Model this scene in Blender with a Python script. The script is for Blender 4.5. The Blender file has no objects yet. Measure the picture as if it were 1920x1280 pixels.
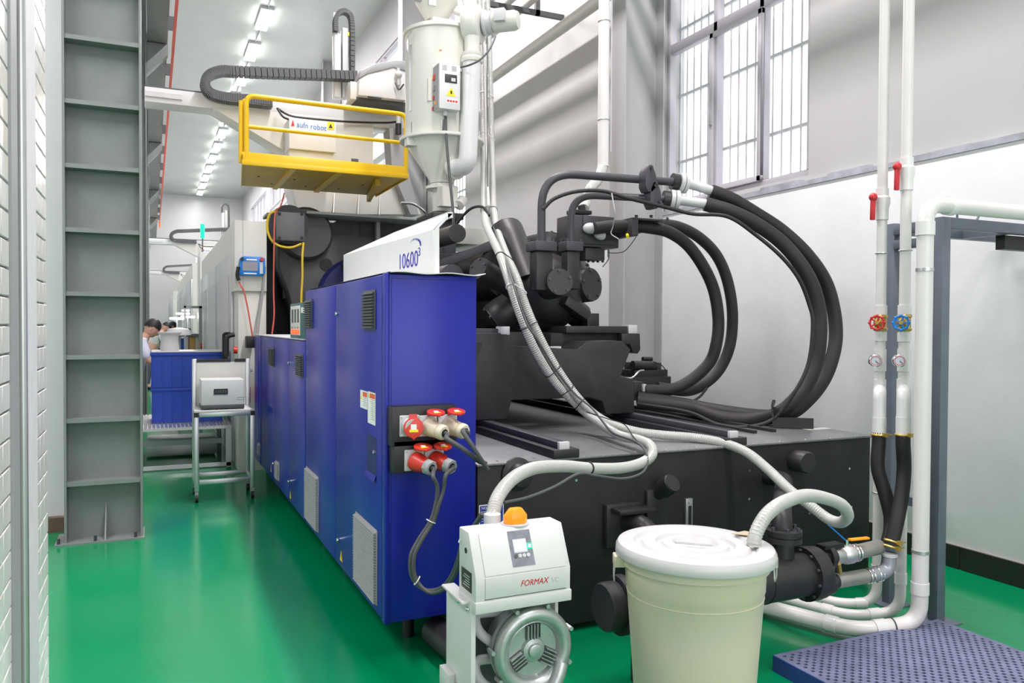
import bpy, bmesh, math, random
from mathutils import Vector, Matrix
random.seed(7)
SC = bpy.context.scene
COL = SC.collection
V = Vector
# ---------------------------------------------------------------- camera, world, lamps
FPX = 1480.0; EYE = V((0, 0, 1.6))
TH = math.radians(24.55); PT = math.radians(1.1); RO = .005
FW = V((math.sin(TH)*math.cos(PT), math.cos(TH)*math.cos(PT), -math.sin(PT)))
R0 = V((math.cos(TH), -math.sin(TH), 0)); U0 = R0.cross(FW)
RT = (R0 + RO*U0).normalized(); UP = (U0 - RO*R0).normalized()
cam = bpy.data.objects.new('camera', bpy.data.cameras.new('camera')); COL.objects.link(cam)
cam.data.sensor_width = 36; cam.data.lens = FPX/1920*36; cam.data.clip_start = .05; cam.data.clip_end = 200
m = Matrix((RT, UP, -FW)).transposed().to_4x4(); m.translation = EYE; cam.matrix_world = m
SC.camera = cam
SC.view_settings.view_transform = 'Standard'; SC.view_settings.look = 'None'
SC.view_settings.gamma = 1; SC.view_settings.use_curve_mapping = False
SC.view_settings.exposure = 0.38
w = bpy.data.worlds.new('world'); SC.world = w; w.use_nodes = True
w.node_tree.nodes['Background'].inputs[0].default_value = (.93, .96, 1, 1)
w.node_tree.nodes['Background'].inputs[1].default_value = 1.7

def area(loc, sx, sy, power, rot=(0, 0, 0), col=(1, .935, .96)):
    l = bpy.data.lights.new('hall_light', 'AREA'); l.shape = 'RECTANGLE'; l.size = sx; l.size_y = sy; l.energy = power; l.color = col
    o = bpy.data.objects.new('hall_light', l); o.location = loc; o.rotation_euler = rot; COL.objects.link(o)
    return o
# row of fluorescent fittings over the machines (those above and behind the viewer included)
for y in (-2, 2, 6, 10, 15, 21, 28, 36, 44):
    area((2.5, y, 8.86), .3, 3.0, 250)
area((-3.0, 3.5, 6.5), 1.5, 4.0, 260)  # fill added high on the left to brighten the cabinet doors
# soft fill added behind the viewer to offset the floor's green bounce
area((1.2, -4.7, 3.2), 6.0, 4.5, 150, (math.radians(98), 0, 0), (1, .94, .97))

# ---------------------------------------------------------------- materials
MATS = {}
def mat(name, col, rough=.5, metal=0., coat=0., noise=0., nscale=6., bump=0., bscale=60., emit=None, es=0., trans=0., spec=.5, alpha=1., col2=None):
    if name in MATS: return MATS[name]
    m = bpy.data.materials.new(name); m.use_nodes = True; nt = m.node_tree; b = nt.nodes['Principled BSDF']; MATS[name] = m
    I = b.inputs
    I['Base Color'].default_value = (*col, 1); I['Roughness'].default_value = rough; I['Metallic'].default_value = metal
    I['Coat Weight'].default_value = coat; I['Coat Roughness'].default_value = .08; I['Specular IOR Level'].default_value = spec
    I['Transmission Weight'].default_value = trans; I['Alpha'].default_value = alpha
    if emit: I['Emission Color'].default_value = (*emit, 1); I['Emission Strength'].default_value = es
    tc = nt.nodes.new('ShaderNodeTexCoord')
    if noise:
        n = nt.nodes.new('ShaderNodeTexNoise'); n.inputs['Scale'].default_value = nscale; n.inputs['Detail'].default_value = 5
        nt.links.new(tc.outputs['Object'], n.inputs['Vector'])
        r = nt.nodes.new('ShaderNodeValToRGB'); r.color_ramp.elements[0].position = .35; r.color_ramp.elements[1].position = .68
        c2 = col2 or tuple(c*(1-noise) for c in col)
        r.color_ramp.elements[0].color = (*c2, 1); r.color_ramp.elements[1].color = (*col, 1)
        nt.links.new(n.outputs['Fac'], r.inputs['Fac']); nt.links.new(r.outputs['Color'], I['Base Color'])
    if bump:
        n = nt.nodes.new('ShaderNodeTexNoise'); n.inputs['Scale'].default_value = bscale; n.inputs['Detail'].default_value = 3
        nt.links.new(tc.outputs['Object'], n.inputs['Vector'])
        u = nt.nodes.new('ShaderNodeBump'); u.inputs['Strength'].default_value = bump; u.inputs['Distance'].default_value = .01
        nt.links.new(n.outputs['Fac'], u.inputs['Height']); nt.links.new(u.outputs['Normal'], I['Normal'])
    return m
M_floor = mat('green_epoxy', (.0, .235, .085), .16, coat=.0, noise=.12, nscale=.8, bump=.05, bscale=3, spec=.6)
M_white = mat('plaster_white', (.68, .69, .70), .6, noise=.05, nscale=3, bump=.15, bscale=14)
M_panel = mat('sandwich_panel', (.50, .50, .495), .32, noise=.06, nscale=1.2, bump=.04, bscale=4)
M_pside = mat('wall_sheet', (.62, .63, .63), .28, noise=.04, nscale=1)
M_ceil = mat('ceiling_sheet', (.50, .52, .50), .35, noise=.05, nscale=1.5)
M_steel = mat('grey_steel_paint', (.20, .225, .215), .45, noise=.12, nscale=5, bump=.05)
M_steel2 = mat('bluegrey_steel', (.13, .155, .19), .4, noise=.15, nscale=8)
M_steelr = mat('column_paint_lit', (.40, .40, .40), .4, noise=.08, nscale=3)  # right-wall column steel, colour lightened to stand in for light on it
M_wframe = mat('window_frame', (.48, .46, .50), .4)
M_tile = mat('glazed_tile', (.74, .72, .70), .25, noise=.06, nscale=9)
M_grout = mat('grout', (.36, .35, .34), .8)
M_plast = mat('render_white', (.72, .71, .73), .6, noise=.08, nscale=12)
M_blue = mat('cabinet_blue', (.007, .014, .30), .30, coat=.0, noise=.06, nscale=3, bump=.03, bscale=150, spec=.4)
M_blk = mat('black_paint', (.021, .020, .023), .5, noise=.3, nscale=7, bump=.06, bscale=40, spec=.35)
M_blk2 = mat('black_casting', (.029, .027, .031), .42, noise=.2, nscale=10, bump=.12, bscale=30, spec=.45)
M_rub = mat('black_rubber', (.018, .016, .016), .6, noise=.2, nscale=20)
M_cast = mat('grey_casting', (.055, .053, .062), .45, noise=.15, nscale=5, bump=.06)
M_cream = mat('machine_cream', (.68, .68, .62), .35, noise=.03, nscale=3)
M_mwhite = mat('machine_white', (.68, .69, .68), .35, noise=.02)
M_pvc = mat('pvc_white', (.71, .70, .68), .3, noise=.04, nscale=6)
M_pvcb = mat('fitting_white', (.73, .73, .72), .22)
M_yel = mat('safety_yellow', (.82, .52, .0), .35, noise=.06, nscale=6)
M_yeld = mat('platform_sheet', (.62, .40, .01), .45, noise=.15, nscale=4)
M_alu = mat('aluminium', (.62, .64, .64), .35, metal=.85, noise=.08)
M_chr = mat('chrome', (.75, .75, .76), .18, metal=1)
M_cst = mat('cast_aluminium', (.50, .54, .53), .36, metal=.7, noise=.12, nscale=20, bump=.08, bscale=90)
M_red = mat('socket_red', (.62, .035, .02), .35, noise=.05)
M_redh = mat('handle_red', (.55, .02, .03), .35)
M_grey = mat('mid_grey', (.33, .34, .35), .5)
M_lgrey = mat('light_grey', (.58, .59, .60), .45, noise=.06)
M_dgrey = mat('dark_grey', (.08, .085, .09), .5)
M_black = mat('plastic_black', (.015, .015, .017), .45)
M_beige = mat('plug_beige', (.66, .61, .46), .4)
M_brass = mat('brass', (.55, .40, .10), .35, metal=.7)
M_hose = mat('clear_hose', (.58, .59, .56), .2, trans=.25, spec=.6)
M_bin = mat('bin_plastic', (.68, .62, .52), .38, noise=.10, nscale=4, col2=(.70, .64, .46))
M_lid = mat('lid_plastic', (.60, .60, .60), .25, noise=.03)
M_pal = mat('pallet_blue', (.030, .062, .30), .5, noise=.1)
M_palt = mat('pallet_worn_top', (.17, .19, .30), .5, noise=.25, nscale=14)
M_crate = mat('crate_blue', (.015, .06, .42), .45, noise=.08)
M_teal = mat('teal_paint', (.01, .10, .11), .4)
M_orange = mat('beacon_orange', (.9, .30, .01), .25, emit=(1, .3, 0), es=.15)
M_stick = mat('sticker_white', (.8, .8, .8), .5)
M_stred = mat('sticker_red', (.75, .12, .03), .5)
M_styel = mat('sticker_yellow', (.85, .70, .0), .5)
M_ink = mat('ink_blue', (.02, .02, .35), .5)
M_inkr = mat('ink_red', (.6, .01, .02), .5)
M_inkk = mat('ink_black', (.03, .03, .03), .5)
M_lamp = mat('lamp_tube', (1, 1, 1), .5, emit=(1, 1, .97), es=22)
M_scr = mat('screen_lit', (.3, .3, .5), .3, emit=(.45, .5, 1), es=1.3)
M_scrw = mat('screen_white', (.8, .8, .8), .3, emit=(.9, .92, 1), es=1.2)
M_grn = mat('green_led', (.0, .5, .1), .3, emit=(0, 1, .2), es=2.2)
M_redl = mat('red_led', (.6, .05, .01), .3, emit=(1, .08, 0), es=1.2)
M_scrg = mat('screen_off', (.20, .20, .24), .2)
M_tab = mat('tablet_blue', (.01, .20, .62), .35)
M_base = mat('base_tile_black', (.02, .019, .018), .15, noise=.1)
M_brown = mat('base_brown', (.13, .08, .06), .5)
M_rail = mat('conductor_red', (.80, .06, .02), .4)
M_skin = mat('skin', (.62, .36, .25), .5)
M_hair = mat('hair_black', (.012, .010, .012), .5)
M_coat = mat('coat_white', (.68, .70, .82), .7, noise=.05)
M_trs = mat('trousers_grey', (.10, .11, .14), .8)
M_tread = mat('tread_plate', (.23, .235, .24), .33, metal=.35, noise=.2, nscale=5)
M_card = mat('cardboard', (.5, .27, .10), .8)
M_gold = mat('cable_yellow', (.72, .50, .02), .45)
M_salmon = mat('cable_red', (.62, .12, .08), .45)
M_bluew = mat('blue_print', (.02, .04, .35), .4)

# glass for windows: thin pane, mostly clear
def glass():
    m = bpy.data.materials.new('window_glass'); m.use_nodes = True; nt = m.node_tree; nt.nodes.clear()
    o = nt.nodes.new('ShaderNodeOutputMaterial'); t = nt.nodes.new('ShaderNodeBsdfTransparent'); g = nt.nodes.new('ShaderNodeBsdfGlossy')
    g.inputs['Roughness'].default_value = .03; x = nt.nodes.new('ShaderNodeMixShader'); x.inputs[0].default_value = .08
    nt.links.new(t.outputs[0], x.inputs[1]); nt.links.new(g.outputs[0], x.inputs[2]); nt.links.new(x.outputs[0], o.inputs[0])
    return m
M_glass = glass()
# tread pattern relief on the tank top
def add_tread(m):
    nt = m.node_tree; b = nt.nodes['Principled BSDF']; tc = nt.nodes.new('ShaderNodeTexCoord')
    mp = nt.nodes.new('ShaderNodeMapping'); mp.inputs['Rotation'].default_value = (0, 0, .785); mp.inputs['Scale'].default_value = (34, 34, 34)
    v = nt.nodes.new('ShaderNodeTexVoronoi'); v.feature = 'F1'; v.inputs['Scale'].default_value = 1; v.inputs['Randomness'].default_value = 0
    nt.links.new(tc.outputs['Object'], mp.inputs[0]); nt.links.new(mp.outputs[0], v.inputs['Vector'])
    r = nt.nodes.new('ShaderNodeValToRGB'); r.color_ramp.elements[0].position = .22; r.color_ramp.elements[0].color = (1, 1, 1, 1); r.color_ramp.elements[1].position = .36; r.color_ramp.elements[1].color = (0, 0, 0, 1)
    nt.links.new(v.outputs['Distance'], r.inputs['Fac'])
    u = nt.nodes.new('ShaderNodeBump'); u.inputs['Strength'].default_value = .5; u.inputs['Distance'].default_value = .004
    nt.links.new(r.outputs['Color'], u.inputs['Height']); nt.links.new(u.outputs['Normal'], b.inputs['Normal'])
add_tread(M_tread)

# ---------------------------------------------------------------- mesh helpers
OFF = {}
def vec(p): return V(p)
def frame(d):
    d = V(d).normalized(); a = V((0, 0, 1)) if abs(d.z) < .9 else V((1, 0, 0))
    u = a.cross(d).normalized(); return u, d.cross(u).normalized(), d
def spline(pts, k=8):
    pts = [V(p) for p in pts]
    if len(pts) < 3: return pts
    P = [2*pts[0]-pts[1]] + pts + [2*pts[-1]-pts[-2]]; out = []
    for i in range(1, len(P)-2):
        a, b, c, d = P[i-1:i+3]
        for j in range(k):
            t = j/k
            out.append(.5*((2*b)+(c-a)*t+(2*a-5*b+4*c-d)*t*t+(3*b-a-3*c+d)*t**3))
    out.append(pts[-1]); return out
def bend(pts, r, k=6):
    """polyline with its corners rounded by radius r"""
    pts = [V(p) for p in pts]; out = [pts[0]]
    for i in range(1, len(pts)-1):
        a, b, c = pts[i-1:i+2]; u = (a-b); v = (c-b); rr = min(r, u.length*.49, v.length*.49)
        s = b+u.normalized()*rr; e = b+v.normalized()*rr
        for j in range(k+1):
            t = j/k; out.append((1-t)**2*s+2*t*(1-t)*b+t*t*e)
    out.append(pts[-1]); return out
class MB:
    def __init__(s): s.v = []; s.f = []
    def add(s, vs, fs):
        n = len(s.v); s.v += [V(p) for p in vs]; s.f += [tuple(i+n for i in f) for f in fs]; return s
    def box(s, x0, x1, y0, y1, z0, z1):
        if x0 > x1: x0, x1 = x1, x0
        if y0 > y1: y0, y1 = y1, y0
        if z0 > z1: z0, z1 = z1, z0
        return s.add([(x0,y0,z0),(x1,y0,z0),(x1,y1,z0),(x0,y1,z0),(x0,y0,z1),(x1,y0,z1),(x1,y1,z1),(x0,y1,z1)],
                     [(0,3,2,1),(4,5,6,7),(0,1,5,4),(1,2,6,5),(2,3,7,6),(3,0,4,7)])
    def obox(s, c, u, v, w, a, b, h):
        """oriented box, centre c, axes u v w, half sizes a b h"""
        c = V(c); u, v, w = V(u).normalized()*a, V(v).normalized()*b, V(w).normalized()*h
        return s.add([c-u-v-w, c+u-v-w, c+u+v-w, c-u+v-w, c-u-v+w, c+u-v+w, c+u+v+w, c-u+v+w],
                     [(0,3,2,1),(4,5,6,7),(0,1,5,4),(1,2,6,5),(2,3,7,6),(3,0,4,7)])
    def bar(s, p, q, a, b=None):
        p, q = V(p), V(q); u, v, d = frame(q-p)
        return s.obox((p+q)/2, u, v, d, a/2, (b or a)/2, (q-p).length/2)
    def prism(s, poly, e):
        e = V(e); poly = [V(p) for p in poly]; n = len(poly)
        return s.add(poly+[p+e for p in poly], [tuple(range(n))[::-1], tuple(range(n, 2*n))]+[(i, (i+1) % n, (i+1) % n+n, i+n) for i in range(n)])
    def tube(s, pts, r, n=12, caps=True, rr=None, cyc=False):
        pts = [V(p) for p in pts]; m = len(pts); rings = []
        t0 = (pts[1]-pts[0]).normalized(); u, v, _ = frame(t0); pt = t0
        base = len(s.v)
        for i, p in enumerate(pts):
            if cyc: t = (pts[(i+1) % m]-pts[i-1]).normalized()
            else: t = (pts[min(i+1, m-1)]-pts[max(i-1, 0)])
            t = t.normalized() if t.length > 1e-9 else pt
            q = pt.rotation_difference(t); u = q @ u; u = (u-t*u.dot(t)).normalized(); v = t.cross(u); pt = t
            R = rr[i] if rr else r
            for k in range(n):
                a = 2*math.pi*k/n; s.v.append(p+u*math.cos(a)*R+v*math.sin(a)*R)
        for i in range(m if cyc else m-1):
            a = base+i*n; b = base+((i+1) % m)*n
            for k in range(n):
                k2 = (k+1) % n; s.f.append((a+k, a+k2, b+k2, b+k))
        if caps and not cyc:
            s.f.append(tuple(base+k for k in range(n))[::-1]); s.f.append(tuple(base+(m-1)*n+k for k in range(n)))
        return s
    def cyl(s, p, q, r, r2=None, n=20):
        return s.tube([p, q], r, n, rr=[r, r if r2 is None else r2])
    def lathe(s, c, d, prof, n=28):
        """prof: list of (radius, distance along d)"""
        c = V(c); u, v, d = frame(d); base = len(s.v)
        for r, t in prof:
            for k in range(n):
                a = 2*math.pi*k/n; s.v.append(c+d*t+u*math.cos(a)*max(r, 1e-4)+v*math.sin(a)*max(r, 1e-4))
        for i in range(len(prof)-1):
            for k in range(n):
                k2 = (k+1) % n; a = base+i*n; b = a+n; s.f.append((a+k, a+k2, b+k2, b+k))
        s.f.append(tuple(base+k for k in range(n))[::-1]); s.f.append(tuple(base+(len(prof)-1)*n+k for k in range(n)))
        return s
    def ball(s, c, r, sc=(1, 1, 1), n=14, m=8):
        c = V(c); base = len(s.v)
        for i in range(m+1):
            th = math.pi*i/m
            for k in range(n):
                a = 2*math.pi*k/n
                s.v.append(c+V((math.sin(th)*math.cos(a)*r*sc[0], math.sin(th)*math.sin(a)*r*sc[1], math.cos(th)*r*sc[2])))
        for i in range(m):
            for k in range(n):
                k2 = (k+1) % n; a = base+i*n; b = a+n; s.f.append((a+k, b+k, b+k2, a+k2))
        return s
    def ring(s, c, d, R, r, n=24, m=8):
        u, v, d = frame(d); c = V(c)
        return s.tube([c+u*math.cos(2*math.pi*i/n)*R+v*math.sin(2*math.pi*i/n)*R for i in range(n)], r, m, cyc=True)
    def build(s, name, material, parent=None, bevel=0., kind=None, sharp=38, seg=2):
        off = OFF[parent.name] if parent else None
        if off is None:
            lo = V([min(p[i] for p in s.v) for i in range(3)]); hi = V([max(p[i] for p in s.v) for i in range(3)])
            off = V(((lo.x+hi.x)/2, (lo.y+hi.y)/2, lo.z))
        me = bpy.data.meshes.new(name); bm = bmesh.new()
        vs = [bm.verts.new(p-off) for p in s.v]
        for f in s.f:
            try: bm.faces.new([vs[i] for i in f])
            except ValueError: pass
        bmesh.ops.remove_doubles(bm, verts=bm.verts, dist=1e-6)
        bmesh.ops.recalc_face_normals(bm, faces=bm.faces)
        if bevel:
            es = [e for e in bm.edges if len(e.link_faces) == 2 and e.calc_face_angle(0) > .6]
            bmesh.ops.bevel(bm, geom=es, offset=bevel, segments=seg, profile=.5, affect='EDGES', clamp_overlap=True)
        for f in bm.faces: f.smooth = True
        bm.to_mesh(me); bm.free(); me.set_sharp_from_angle(angle=math.radians(sharp))
        me.materials.append(material)
        o = bpy.data.objects.new(name, me); COL.objects.link(o)
        if parent: o.parent = parent
        else: o.location = off
        OFF[o.name] = off
        if kind: o['kind'] = kind
        return o
def tag(o, label, cat, group=None):
    o['label'] = label; o['category'] = cat
    if group: o['group'] = group
    return o
def thing(name, loc, label, cat, group=None):
    o = bpy.data.objects.new(name, None); o.empty_display_size = .1; COL.objects.link(o); o.location = loc; OFF[o.name] = V(loc)
    return tag(o, label, cat, group)
def copy_tree(o, dloc=(0, 0, 0), label=None, parent=None):
    c = o.copy(); COL.objects.link(c)
    if parent: c.parent = parent
    else: c.location = V(o.location)+V(dloc)
    if label: c['label'] = label
    OFF[c.name] = OFF.get(o.name, V((0, 0, 0)))+V(dloc)
    for ch in list(o.children): copy_tree(ch, dloc, None, c)
    return c
def box(name, m, a, parent=None, bevel=0., kind=None): return MB().box(*a).build(name, m, parent, bevel, kind)
def at(px, py, X=None, Y=None, Z=None):
    """world point on the plane X=, Y= or Z= that is seen in direction (px, py)"""
    r = FW+(px-960)/FPX*RT+(640-py)/FPX*UP
    t = X/r.x if X is not None else (Y/r.y if Y is not None else (Z-EYE.z)/r.z)
    return EYE+r*t
def path(lst): return [at(p[0], p[1], Y=p[2]) for p in lst]
def text(name, s, m, parent, org, right, up, size, align='LEFT', sx=1.):
    cu = bpy.data.curves.new('t', 'FONT'); cu.body = s; cu.size = size; cu.extrude = .0006; cu.align_x = align; cu.resolution_u = 3
    o = bpy.data.objects.new('t', cu); COL.objects.link(o); dg = bpy.context.evaluated_depsgraph_get(); dg.update()
    me = bpy.data.meshes.new_from_object(o.evaluated_get(dg)); bpy.data.objects.remove(o); bpy.data.curves.remove(cu)
    right, up = V(right).normalized(), V(up).normalized(); n = right.cross(up)
    off = OFF[parent.name] if parent else V((0, 0, 0))
    for v in me.vertices: v.co = V(org)+right*v.co.x*sx+up*v.co.y+n*v.co.z-off
    me.materials.clear(); me.materials.append(m)
    o = bpy.data.objects.new(name, me); COL.objects.link(o); o.parent = parent; OFF[o.name] = off
    return o
def ribbed(mb, pts, r, pitch=.012, n=12, depth=.0022):
    """hose with ribs: resample the path evenly, radius alternating"""
    P = spline(pts, 10); out = [P[0]]; acc = 0; step = pitch/2
    for a, b in zip(P, P[1:]):
        L = (b-a).length; d = step-acc
        while d < L: out.append(a+(b-a)*(d/L)); d += step
        acc = (acc+L) % step if L else acc
    return mb.tube(out, r, n, rr=[r+(depth if i % 2 else -depth*.2) for i in range(len(out))])
def S(p):
    d = V(p)-EYE; z = d.dot(FW); return V((960+FPX*d.dot(RT)/z, 640-FPX*d.dot(UP)/z))
def struct(o): o['kind'] = 'structure'; return o
# ================================================================ THE BUILDING
WX = 4.93      # right wall face
struct(box('floor', M_floor, (-6, 5.3, -5, 50, -.15, 0)))
struct(box('ceiling', M_ceil, (-6, 5.3, -5, 50, 9.05, 9.25)))
struct(box('wall_back', M_pside, (-6, 5.3, 49.5, 49.8, 0, 9.05)))
struct(box('wall_front', M_white, (-6, 5.3, -5.3, -5, 0, 9.05)))
struct(box('wall_left_far', M_white, (-.9, -.62, 7.0, 49.5, 0, 9.05)))
struct(box('wall_left_return', M_white, (-6, -.9, 7.0, 7.3, 0, 9.05)))
struct(box('wall_left_outer', M_white, (-6.3, -6, -5, 7.3, 0, 9.05)))
b = MB().box(-6, -.58, 6.93, 7.0, 0, .115).build('baseboard_left', M_brown); struct(b)
# right wall with its window openings
WIN = [(4.93, 6.95), (12.75, 14.55), (15.7, 22.0), (23.3, 29.6), (31, 37.3), (38.7, 45)]
WZ0, WZ1 = 2.86, 7.93
mb = MB(); y = -5
for a, b_ in WIN:
    mb.box(WX, WX+.25, y, a, 2.77, 9.05); y = b_
    mb.box(WX, WX+.25, a, b_, WZ1, 9.05); mb.box(WX, WX+.25, a, b_, 2.77, WZ0)
mb.box(WX, WX+.25, y, 49.5, 2.77, 9.05)
struct(mb.build('wall_right', M_panel))
o = struct(box('wall_right_dado', M_white, (WX-.035, WX+.25, -5, 49.5, 0, 2.77), bevel=.006))
# ragged metal flashing along the top of the dado
mb = MB(); y = 2.2
while y < 12:
    L = random.uniform(.25, .6); mb.box(WX-.045, WX-.002, y, y+L, 2.768, 2.80+random.uniform(0, .03)); y += L
struct(mb.build('trim_1', mat('flashing', (.48, .49, .55), .45, noise=.35, nscale=7)))
# black tile skirting, tile by tile
sk = struct(box('baseboard_right', mat('skirting_grout', (.35, .33, .31), .7), (WX-.047, WX-.036, .5, 49.5, 0, .155)))
y = .5; base_me = None
while y < 16:
    t = MB().box(WX-.058, WX-.047, y+.004, y+.596, .004, .15).build('tile', M_base, sk); y += .6
# windows on the right
def window(i, y0, y1, cols, trans):
    f = MB(); z0, z1 = WZ0, WZ1; x0, x1 = WX+.03, WX+.11; w_ = .055
    f.box(x0, x1, y0, y1, z0, z0+w_).box(x0, x1, y0, y1, z1-w_, z1)
    f.box(x0, x1, y0, y0+w_, z0+w_, z1-w_).box(x0, x1, y1-w_, y1, z0+w_, z1-w_)
    for t in trans: f.box(x0, x1, y0+w_, y1-w_, t-.05, t+.05)
    for c in cols: f.box(x0, x1, c-.03, c+.03, z0+w_, z1-w_)
    fr = struct(f.build('window_%d' % i, M_wframe, bevel=.006))
    ys = [y0]+list(cols)+[y1]; zs = [z0]+list(trans)+[z1]
    for a, b_ in zip(ys, ys[1:]):
        for c, d in zip(zs, zs[1:]):
            MB().box(WX+.068, WX+.073, a+.02, b_-.02, c+.03, d-.03).build('pane', M_glass, fr)
    return fr
W1 = window(1, *WIN[0], (5.53, 6.17), (4.50,))
# sliding sash in the first window, overlapping the middle light
s = MB(); sy0, sy1, sz0, sz1 = 5.50, 6.22, WZ0+.05, 4.44
s.box(WX+.0, WX+.035, sy0, sy0+.05, sz0, sz1).box(WX+.0, WX+.035, sy1-.05, sy1, sz0, sz1)
s.box(WX+.0, WX+.035, sy0, sy1, sz0, sz0+.05).box(WX+.0, WX+.035, sy0, sy1, sz1-.05, sz1)
s.build('sliding_sash', M_wframe, W1, bevel=.004)
MB().box(WX-.02, WX, 6.17, 6.20, 3.55, 3.66).build('window_latch', M_grey, W1, bevel=.004)
for i, (a, b_) in enumerate(WIN[1:]):
    n = 2 if i == 0 else 5
    window(i+2, a, b_, [a+(b_-a)*k/n for k in range(1, n)], (4.50,))
# security grilles outside the windows
def grille(y0, y1, label, dy=.115):
    g = thing('window_grille', (WX+.2, (y0+y1)/2, WZ0), label, 'grille')
    y = y0+.06
    while y < y1:
        MB().cyl((WX+.2, y, WZ0), (WX+.2, y, WZ1), .0085, n=6).build('bar', M_lgrey, g); y += dy
    for z in (3.35, 4.05, 4.75, 5.5, 6.3, 7.1):
        MB().box(WX+.185, WX+.215, y0, y1, z-.014, z+.014).build('cross_bar', M_lgrey, g)
grille(*WIN[0], 'white steel security bars outside the large window at upper right')
grille(*WIN[1], 'white steel security bars seen through the window behind the dryer', .15)

# H-section wall columns ------------------------------------------------
def column(x0, x1, yc, label, z1=9.05, step=.4625, zoff=.418, M_steel=M_steel):
    c = thing('steel_column', ((x0+x1)/2, yc, 0), label, 'column')
    MB().box(x0, x0+.016, yc-.14, yc+.14, .012, z1).build('flange', M_steel, c)
    MB().box(x1-.016, x1, yc-.14, yc+.14, .012, z1).build('flange', M_steel, c)
    MB().box(x0+.016, x1-.016, yc-.007, yc+.007, .012, z1).build('web', M_steel, c)
    MB().box(x0-.06, x1+.01, yc-.18, yc+.16, 0, .012).build('base_plate', M_steel, c)
    if step:
        z = zoff
        while z < z1:
            MB().box(x0+.016, x1-.016, yc-.13, yc-.007, z, z+.032).build('stiffener', M_steel, c); z += step
        MB().prism([(-.32, yc-.16, .012), (-.32, yc-.007, .012), (-.32, yc-.007, .26)], (.01, 0, 0)).build('gusset', M_steel, c)
        for bx, by in ((x0-.035, yc-.15), (x1-.05, yc-.15), (x0+.2, yc-.15)):
            MB().cyl((bx, by, .012), (bx, by, .05), .012, n=6).build('anchor_bolt', M_cast, c)
    return c
column(-.58, -.063, 6.66, 'tall grey H-section steel column with welded stiffeners, nearest on the left')
for k, (yc, t) in enumerate(((14.6, 'second grey steel column along the left side, behind the seated workers side'), (22.5, 'third grey steel column along the left side of the hall'), (30.4, 'fourth grey steel column along the left side of the hall'))):
    column(-.58, -.063, yc, ['grey steel column just behind the nearest left column', 'third grey steel column along the left side of the hall', 'far grey steel column along the left side of the hall'][k], step=0)
for k, yc in enumerate((7.05, 14.95, 22.65)):
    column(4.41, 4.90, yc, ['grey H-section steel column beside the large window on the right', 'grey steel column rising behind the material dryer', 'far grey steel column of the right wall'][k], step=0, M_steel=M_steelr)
# crane runway girder
g = thing('crane_girder', (.1, 8, 6.3), 'dark grey crane runway girder running along the top of the left columns', 'girder')
MB().box(-.05, .26, 7.2, 49, 6.3, 6.325).build('bottom_flange', M_steel, g)
MB().box(-.05, .26, 7.2, 49, 7.1, 7.125).build('top_flange', M_steel, g)
MB().box(.095, .11, 7.2, 49, 6.325, 7.1).build('web', M_steel, g)
for k in range(36):
    y = 7.6+k*1.15
    MB().box(.11, .25, y, y+.012, 6.325, 7.1).build('stiffener', M_steel, g)
for yc in (6.66, 14.6, 22.5, 30.4, 38.3):
    MB().prism([(-.06, yc-.1, 6.28), (.27, yc-.1, 6.28), (.27, yc-.1, 6.12), (-.06, yc-.1, 5.75)], (0, .2, 0)).build('bracket', M_steel, g)
r = thing('conductor_rail', (.335, 20, 6.05), 'thin red crane conductor rail running along the left girder', 'rail')
MB().box(.315, .355, 5, 38, 6.03, 6.09).build('rail_bar', M_rail, r)
for k in range(14): MB().box(.24, .36, 6+k*2.4, 6.03+k*2.4, 6.09, 6.299).build('hanger', M_dgrey, r)
MB().box(.315, .37, 38, 38.2, 5.85, 6.1).build('end_lamp', M_redl, r)
# ceiling light fittings
first = None
ORD = ['nearest', 'second', 'third', 'fourth', 'fifth', 'sixth', 'seventh', 'eighth', 'ninth', 'tenth', 'eleventh', 'farthest']
for k in range(12):
    y = 19.97+k*2.5
    lab = 'white tubular light fitting under the ceiling, '+ORD[k]+(' in the visible row' if k in (0, 11) else ' from the near end of the row')
    if first is None:
        first = thing('ceiling_light', (2.5, y, 8.93), lab, 'light', 'ceiling lights in one row')
        MB().box(2.35, 2.65, y-.67, y+.67, 8.97, 9.05).build('housing', M_lgrey, first, bevel=.01)
        MB().box(2.36, 2.64, y-.65, y+.65, 8.93, 8.97).build('tube_light', M_lamp, first, bevel=.01)
        y00 = y
    else: copy_tree(first, (0, y-y00, 0), lab)
c = MB().tube([(2.5, 3, 9.02), (2.5, 46, 9.02)], .01, 6).build('light_cable', M_dgrey); tag(c, 'thin dark cable running between the ceiling lights', 'cable')

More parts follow.
